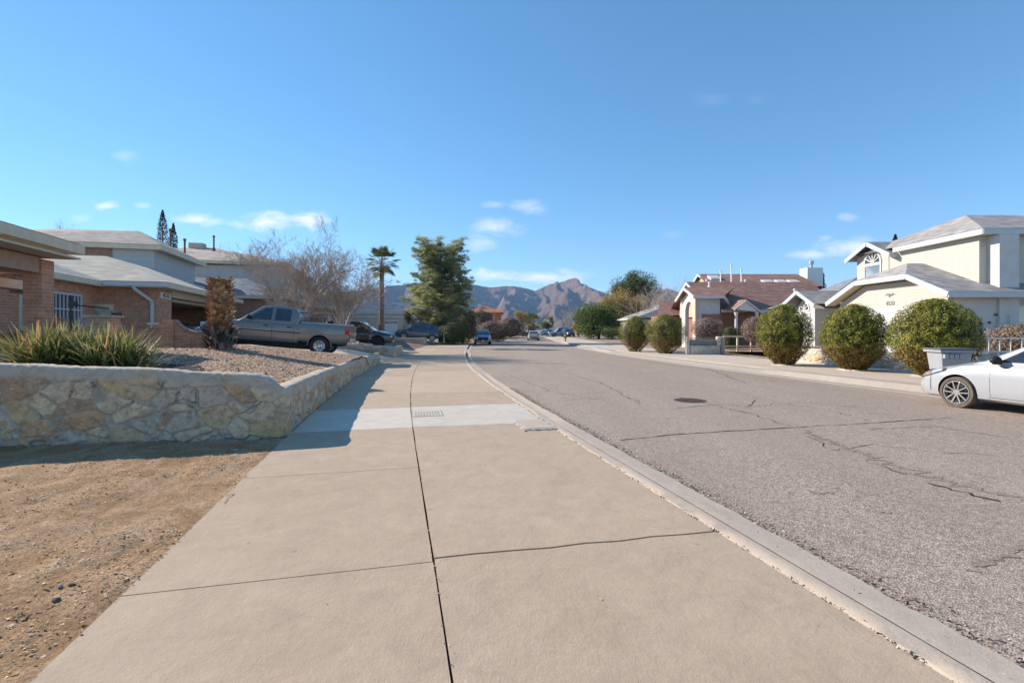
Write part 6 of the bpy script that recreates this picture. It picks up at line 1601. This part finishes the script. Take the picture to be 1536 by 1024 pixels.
# fan palm
def fan(V, T_, base, d, L, rs, ra, droop, tone):
    d = Vector(d).normalized(); side = d.cross(Vector((0,0,1))); side = side.normalized() if side.length > .1 else Vector((1,0,0)); up = side.cross(d).normalized()
    tip = Vector(base) + d*L*.55; n = 15
    for i in range(n):
        a = (i/(n-1)-.5)*2.5; sd = (d*math.cos(a) + side*math.sin(a)).normalized(); ln = L*.55*(1-.22*abs(a)/1.25)
        e = tip + sd*ln + Vector((0,0,-droop*ln*ra.uniform(.1,1))); m = tip + sd*ln*.55; w_ = up.cross(sd)*ln*.055
        V += [tip, m+w_, e, m-w_]; T_.append(min(1, max(0, tone + ra.gauss(0,.12))))
def palm(label, loc, H, L=1.05, trunk=.2, nf=34, seed=5, skirt=True):
    root = thing('fan_palm', label, 'palm tree', loc, 0); ra = random.Random(seed)
    mb = MB(); n = int(H/.12); pts = [(.06*math.sin(i*.02), 0, H*i/n-.1) for i in range(n+1)]
    mb.tube(pts, [trunk*(1.12 if i % 2 else .94)*(1.15-.22*i/n) for i in range(n+1)], 10); mb.build('trunk', M['palm_trunk'], root, smooth=30)
    V = []; T_ = []; st = MB()
    for i in range(nf):
        a = i*2.399; e = 1.45 - 2.35*i/nf + ra.gauss(0,.12); d = Vector((math.cos(a)*math.cos(e), math.sin(a)*math.cos(e), math.sin(e)))
        base = Vector((0,0,H-.05)); st.tube([base, base+d*L*.56], [.02,.012], 3, False); fan(V, T_, base, d, L*ra.uniform(.8,1.05), None, ra, .22, .30 + .35*(i/nf) + ra.gauss(0,.08))
    st.build('stalks', M['twig'], root)
    quads_mesh('crown', np.array([tuple(v) for v in V]), 4, M['palm_leaf'], root, T_)
    if skirt:
        V = []; T_ = []
        for i in range(26):
            a = i*2.399; d = Vector((math.cos(a)*.5, math.sin(a)*.5, -.9)); fan(V, T_, Vector((0,0,H-.1-.5*ra.random())), d, L*.55, None, ra, .5, .9)
        quads_mesh('dead_fronds', np.array([tuple(v) for v in V]), 4, M['palm_leaf'], root, T_)
palm('tall fan palm with a bare brown trunk left of the pine', (X(572, 44), 44, .45), Z(394, 44)-.45, 1.75, .20, 44, 5, False)
palm('small distant palm with an orange-brown skirt of dead fronds', (X(799, 103), 103, 0), 3.1, 2.4, .3, 40, 6, True)

# cut palm stump with old leaf bases
x0, y0 = X(331, 14.0), 14.0
ST = thing('palm_stump', 'cut palm trunk covered in brown leaf bases beside the truck nose', 'palm stump', (x0, y0, left_z(x0, y0)))
Hs = Z(417, 14.0) - left_z(x0, y0)
mb = MB(); mb.tube([(0,0,-.1),(.02,0,Hs*.5),(-.01,0,Hs-.04)], [.30,.25,.27], 14); mb.build('trunk', M['palm_trunk'], ST, smooth=60)
def leafbase(V, T_, a, z, r0, L, w_, out, ra, tone):
    u = Vector((math.cos(a), math.sin(a), 0)); s_ = Vector((-math.sin(a), math.cos(a), 0)); b = u*r0 + Vector((0,0,z)); t = b + (u*out + Vector((0,0,1-out*.5))).normalized()*L + s_*ra.gauss(0,.03)
    V += [b - s_*w_ - Vector((0,0,L*.25)), b + s_*w_ - Vector((0,0,L*.25)), t + s_*w_*.45, t - s_*w_*.45]; T_.append(tone)
    V += [b - s_*w_*.2 + u*.035, b + s_*w_*.7 + u*.02, t + s_*w_*.3 + u*.03, t - s_*w_*.2 + u*.045]; T_.append(max(0, tone-.25))
ra = random.Random(3); V = []; T_ = []
for i in range(420):
    q = i/420; z = .42 + (Hs-.45)*q; leafbase(V, T_, i*2.399, z, .245+.03*ra.random(), ra.uniform(.085,.135), ra.uniform(.05,.085), ra.uniform(.75,1.25), ra, min(1, max(0, ra.gauss(.45,.24) - (.14 if q < .25 else 0))))
quads_mesh('leaf_bases', np.array([tuple(v) for v in V]), 4, M['frond_base'], ST, T_)
V = []; T_ = []
for i in range(120):
    z = .02 + .5*ra.random(); leafbase(V, T_, i*2.399, z, .29+.05*ra.random(), ra.uniform(.14,.26), ra.uniform(.04,.08), ra.uniform(.35,.75), ra, ra.random())
quads_mesh('root_stubs', np.array([tuple(v) for v in V]), 4, M['frond_base_grey'], ST, T_)

# sword-leaved plants behind the rock wall
def sword_plant(label, loc, n, L, seed, sx=1.0):
    root = thing('sword_plant', label, 'plant', loc, 0, 'spiky sword-leaved plants behind the stone wall'); ra = random.Random(seed); rows = 5
    V = []; T_ = []
    for i in range(n):
        a = ra.uniform(0, 6.283); e = ra.triangular(.22, 1.52, .85); ln = L*ra.uniform(.6, 1.08); w_ = ra.uniform(.016, .028)
        ox, oy = ra.gauss(0,.16)*sx, ra.gauss(0,.13); d = Vector((math.cos(a)*math.cos(e), math.sin(a)*math.cos(e), math.sin(e))); sd = Vector((-math.sin(a), math.cos(a), 0)); ben = ra.uniform(.02,.30)*(1-e/1.7)
        dead = ra.random(); tone = .92 if dead > .93 else ra.gauss(.32,.15)
        P_ = lambda t: Vector((ox, oy, 0)) + d*ln*t + Vector((0,0,-ben*ln*t*t))
        for k_ in range(rows):
            t0, t1 = k_/rows, (k_+1)/rows; w0, w1 = w_*(1-.9*t0**1.6)*(.7+.3*min(1,t0*4)), w_*(1-.9*t1**1.6)
            p0, p1 = P_(t0), P_(t1); up = Vector((0,0,.35*w0))
            V += [p0-sd*w0+up, p0, p1, p1-sd*w1+up, p0, p0+sd*w0+up, p1+sd*w1+up, p1]; tt = min(1, max(0, tone + .28*t1**2 - (.12 if t0 < .3 else 0))); T_ += [tt, min(1, tt+.07)]
    quads_mesh('blades', np.array([tuple(v) for v in V]), 4, M['blade'], root, T_)
    mb = MB(); mb.ball((0,0,.02), (.22*sx,.18,.14), 9, 6); mb.build('base', M['bark'], root)
for px, d, n, L, sd, lb in [(76, 7.35, 420, .84, 1, 'left clump of the spiky sword-leaved plants behind the stone wall'), (170, 7.55, 440, .88, 2, 'right clump of the spiky sword-leaved plants behind the stone wall'), (122, 7.75, 240, .80, 3, 'middle rear clump of the spiky sword-leaved plants')]:
    x, y = X(px, d), d; sword_plant(lb, (x, y, yard_z(x, y)-.02), n, L, sd)
# dry weeds in joints and on the verge edge

pts = []
for _ in range(420):
    s = random.uniform(1.5, 16); t = random.choice([.20 + abs(random.gauss(0, .12)), random.uniform(-3.8, .1), -2.14 + random.gauss(0, .02), .5 + abs(random.gauss(0, .5))])
    x, y, _ = pos(s, t); pts.append((x, y, (roadz(x, y) if t > .47 else (-.05 if t > .16 else (0 if t < TJ else zedge(s)*(t-TJ)/(-TJ)))) + .003))
scatter('leaf_litter', 'few dry leaf scraps and specks scattered over the sidewalk and gutter', 'leaf litter', 'chips', pts, .010, .25)
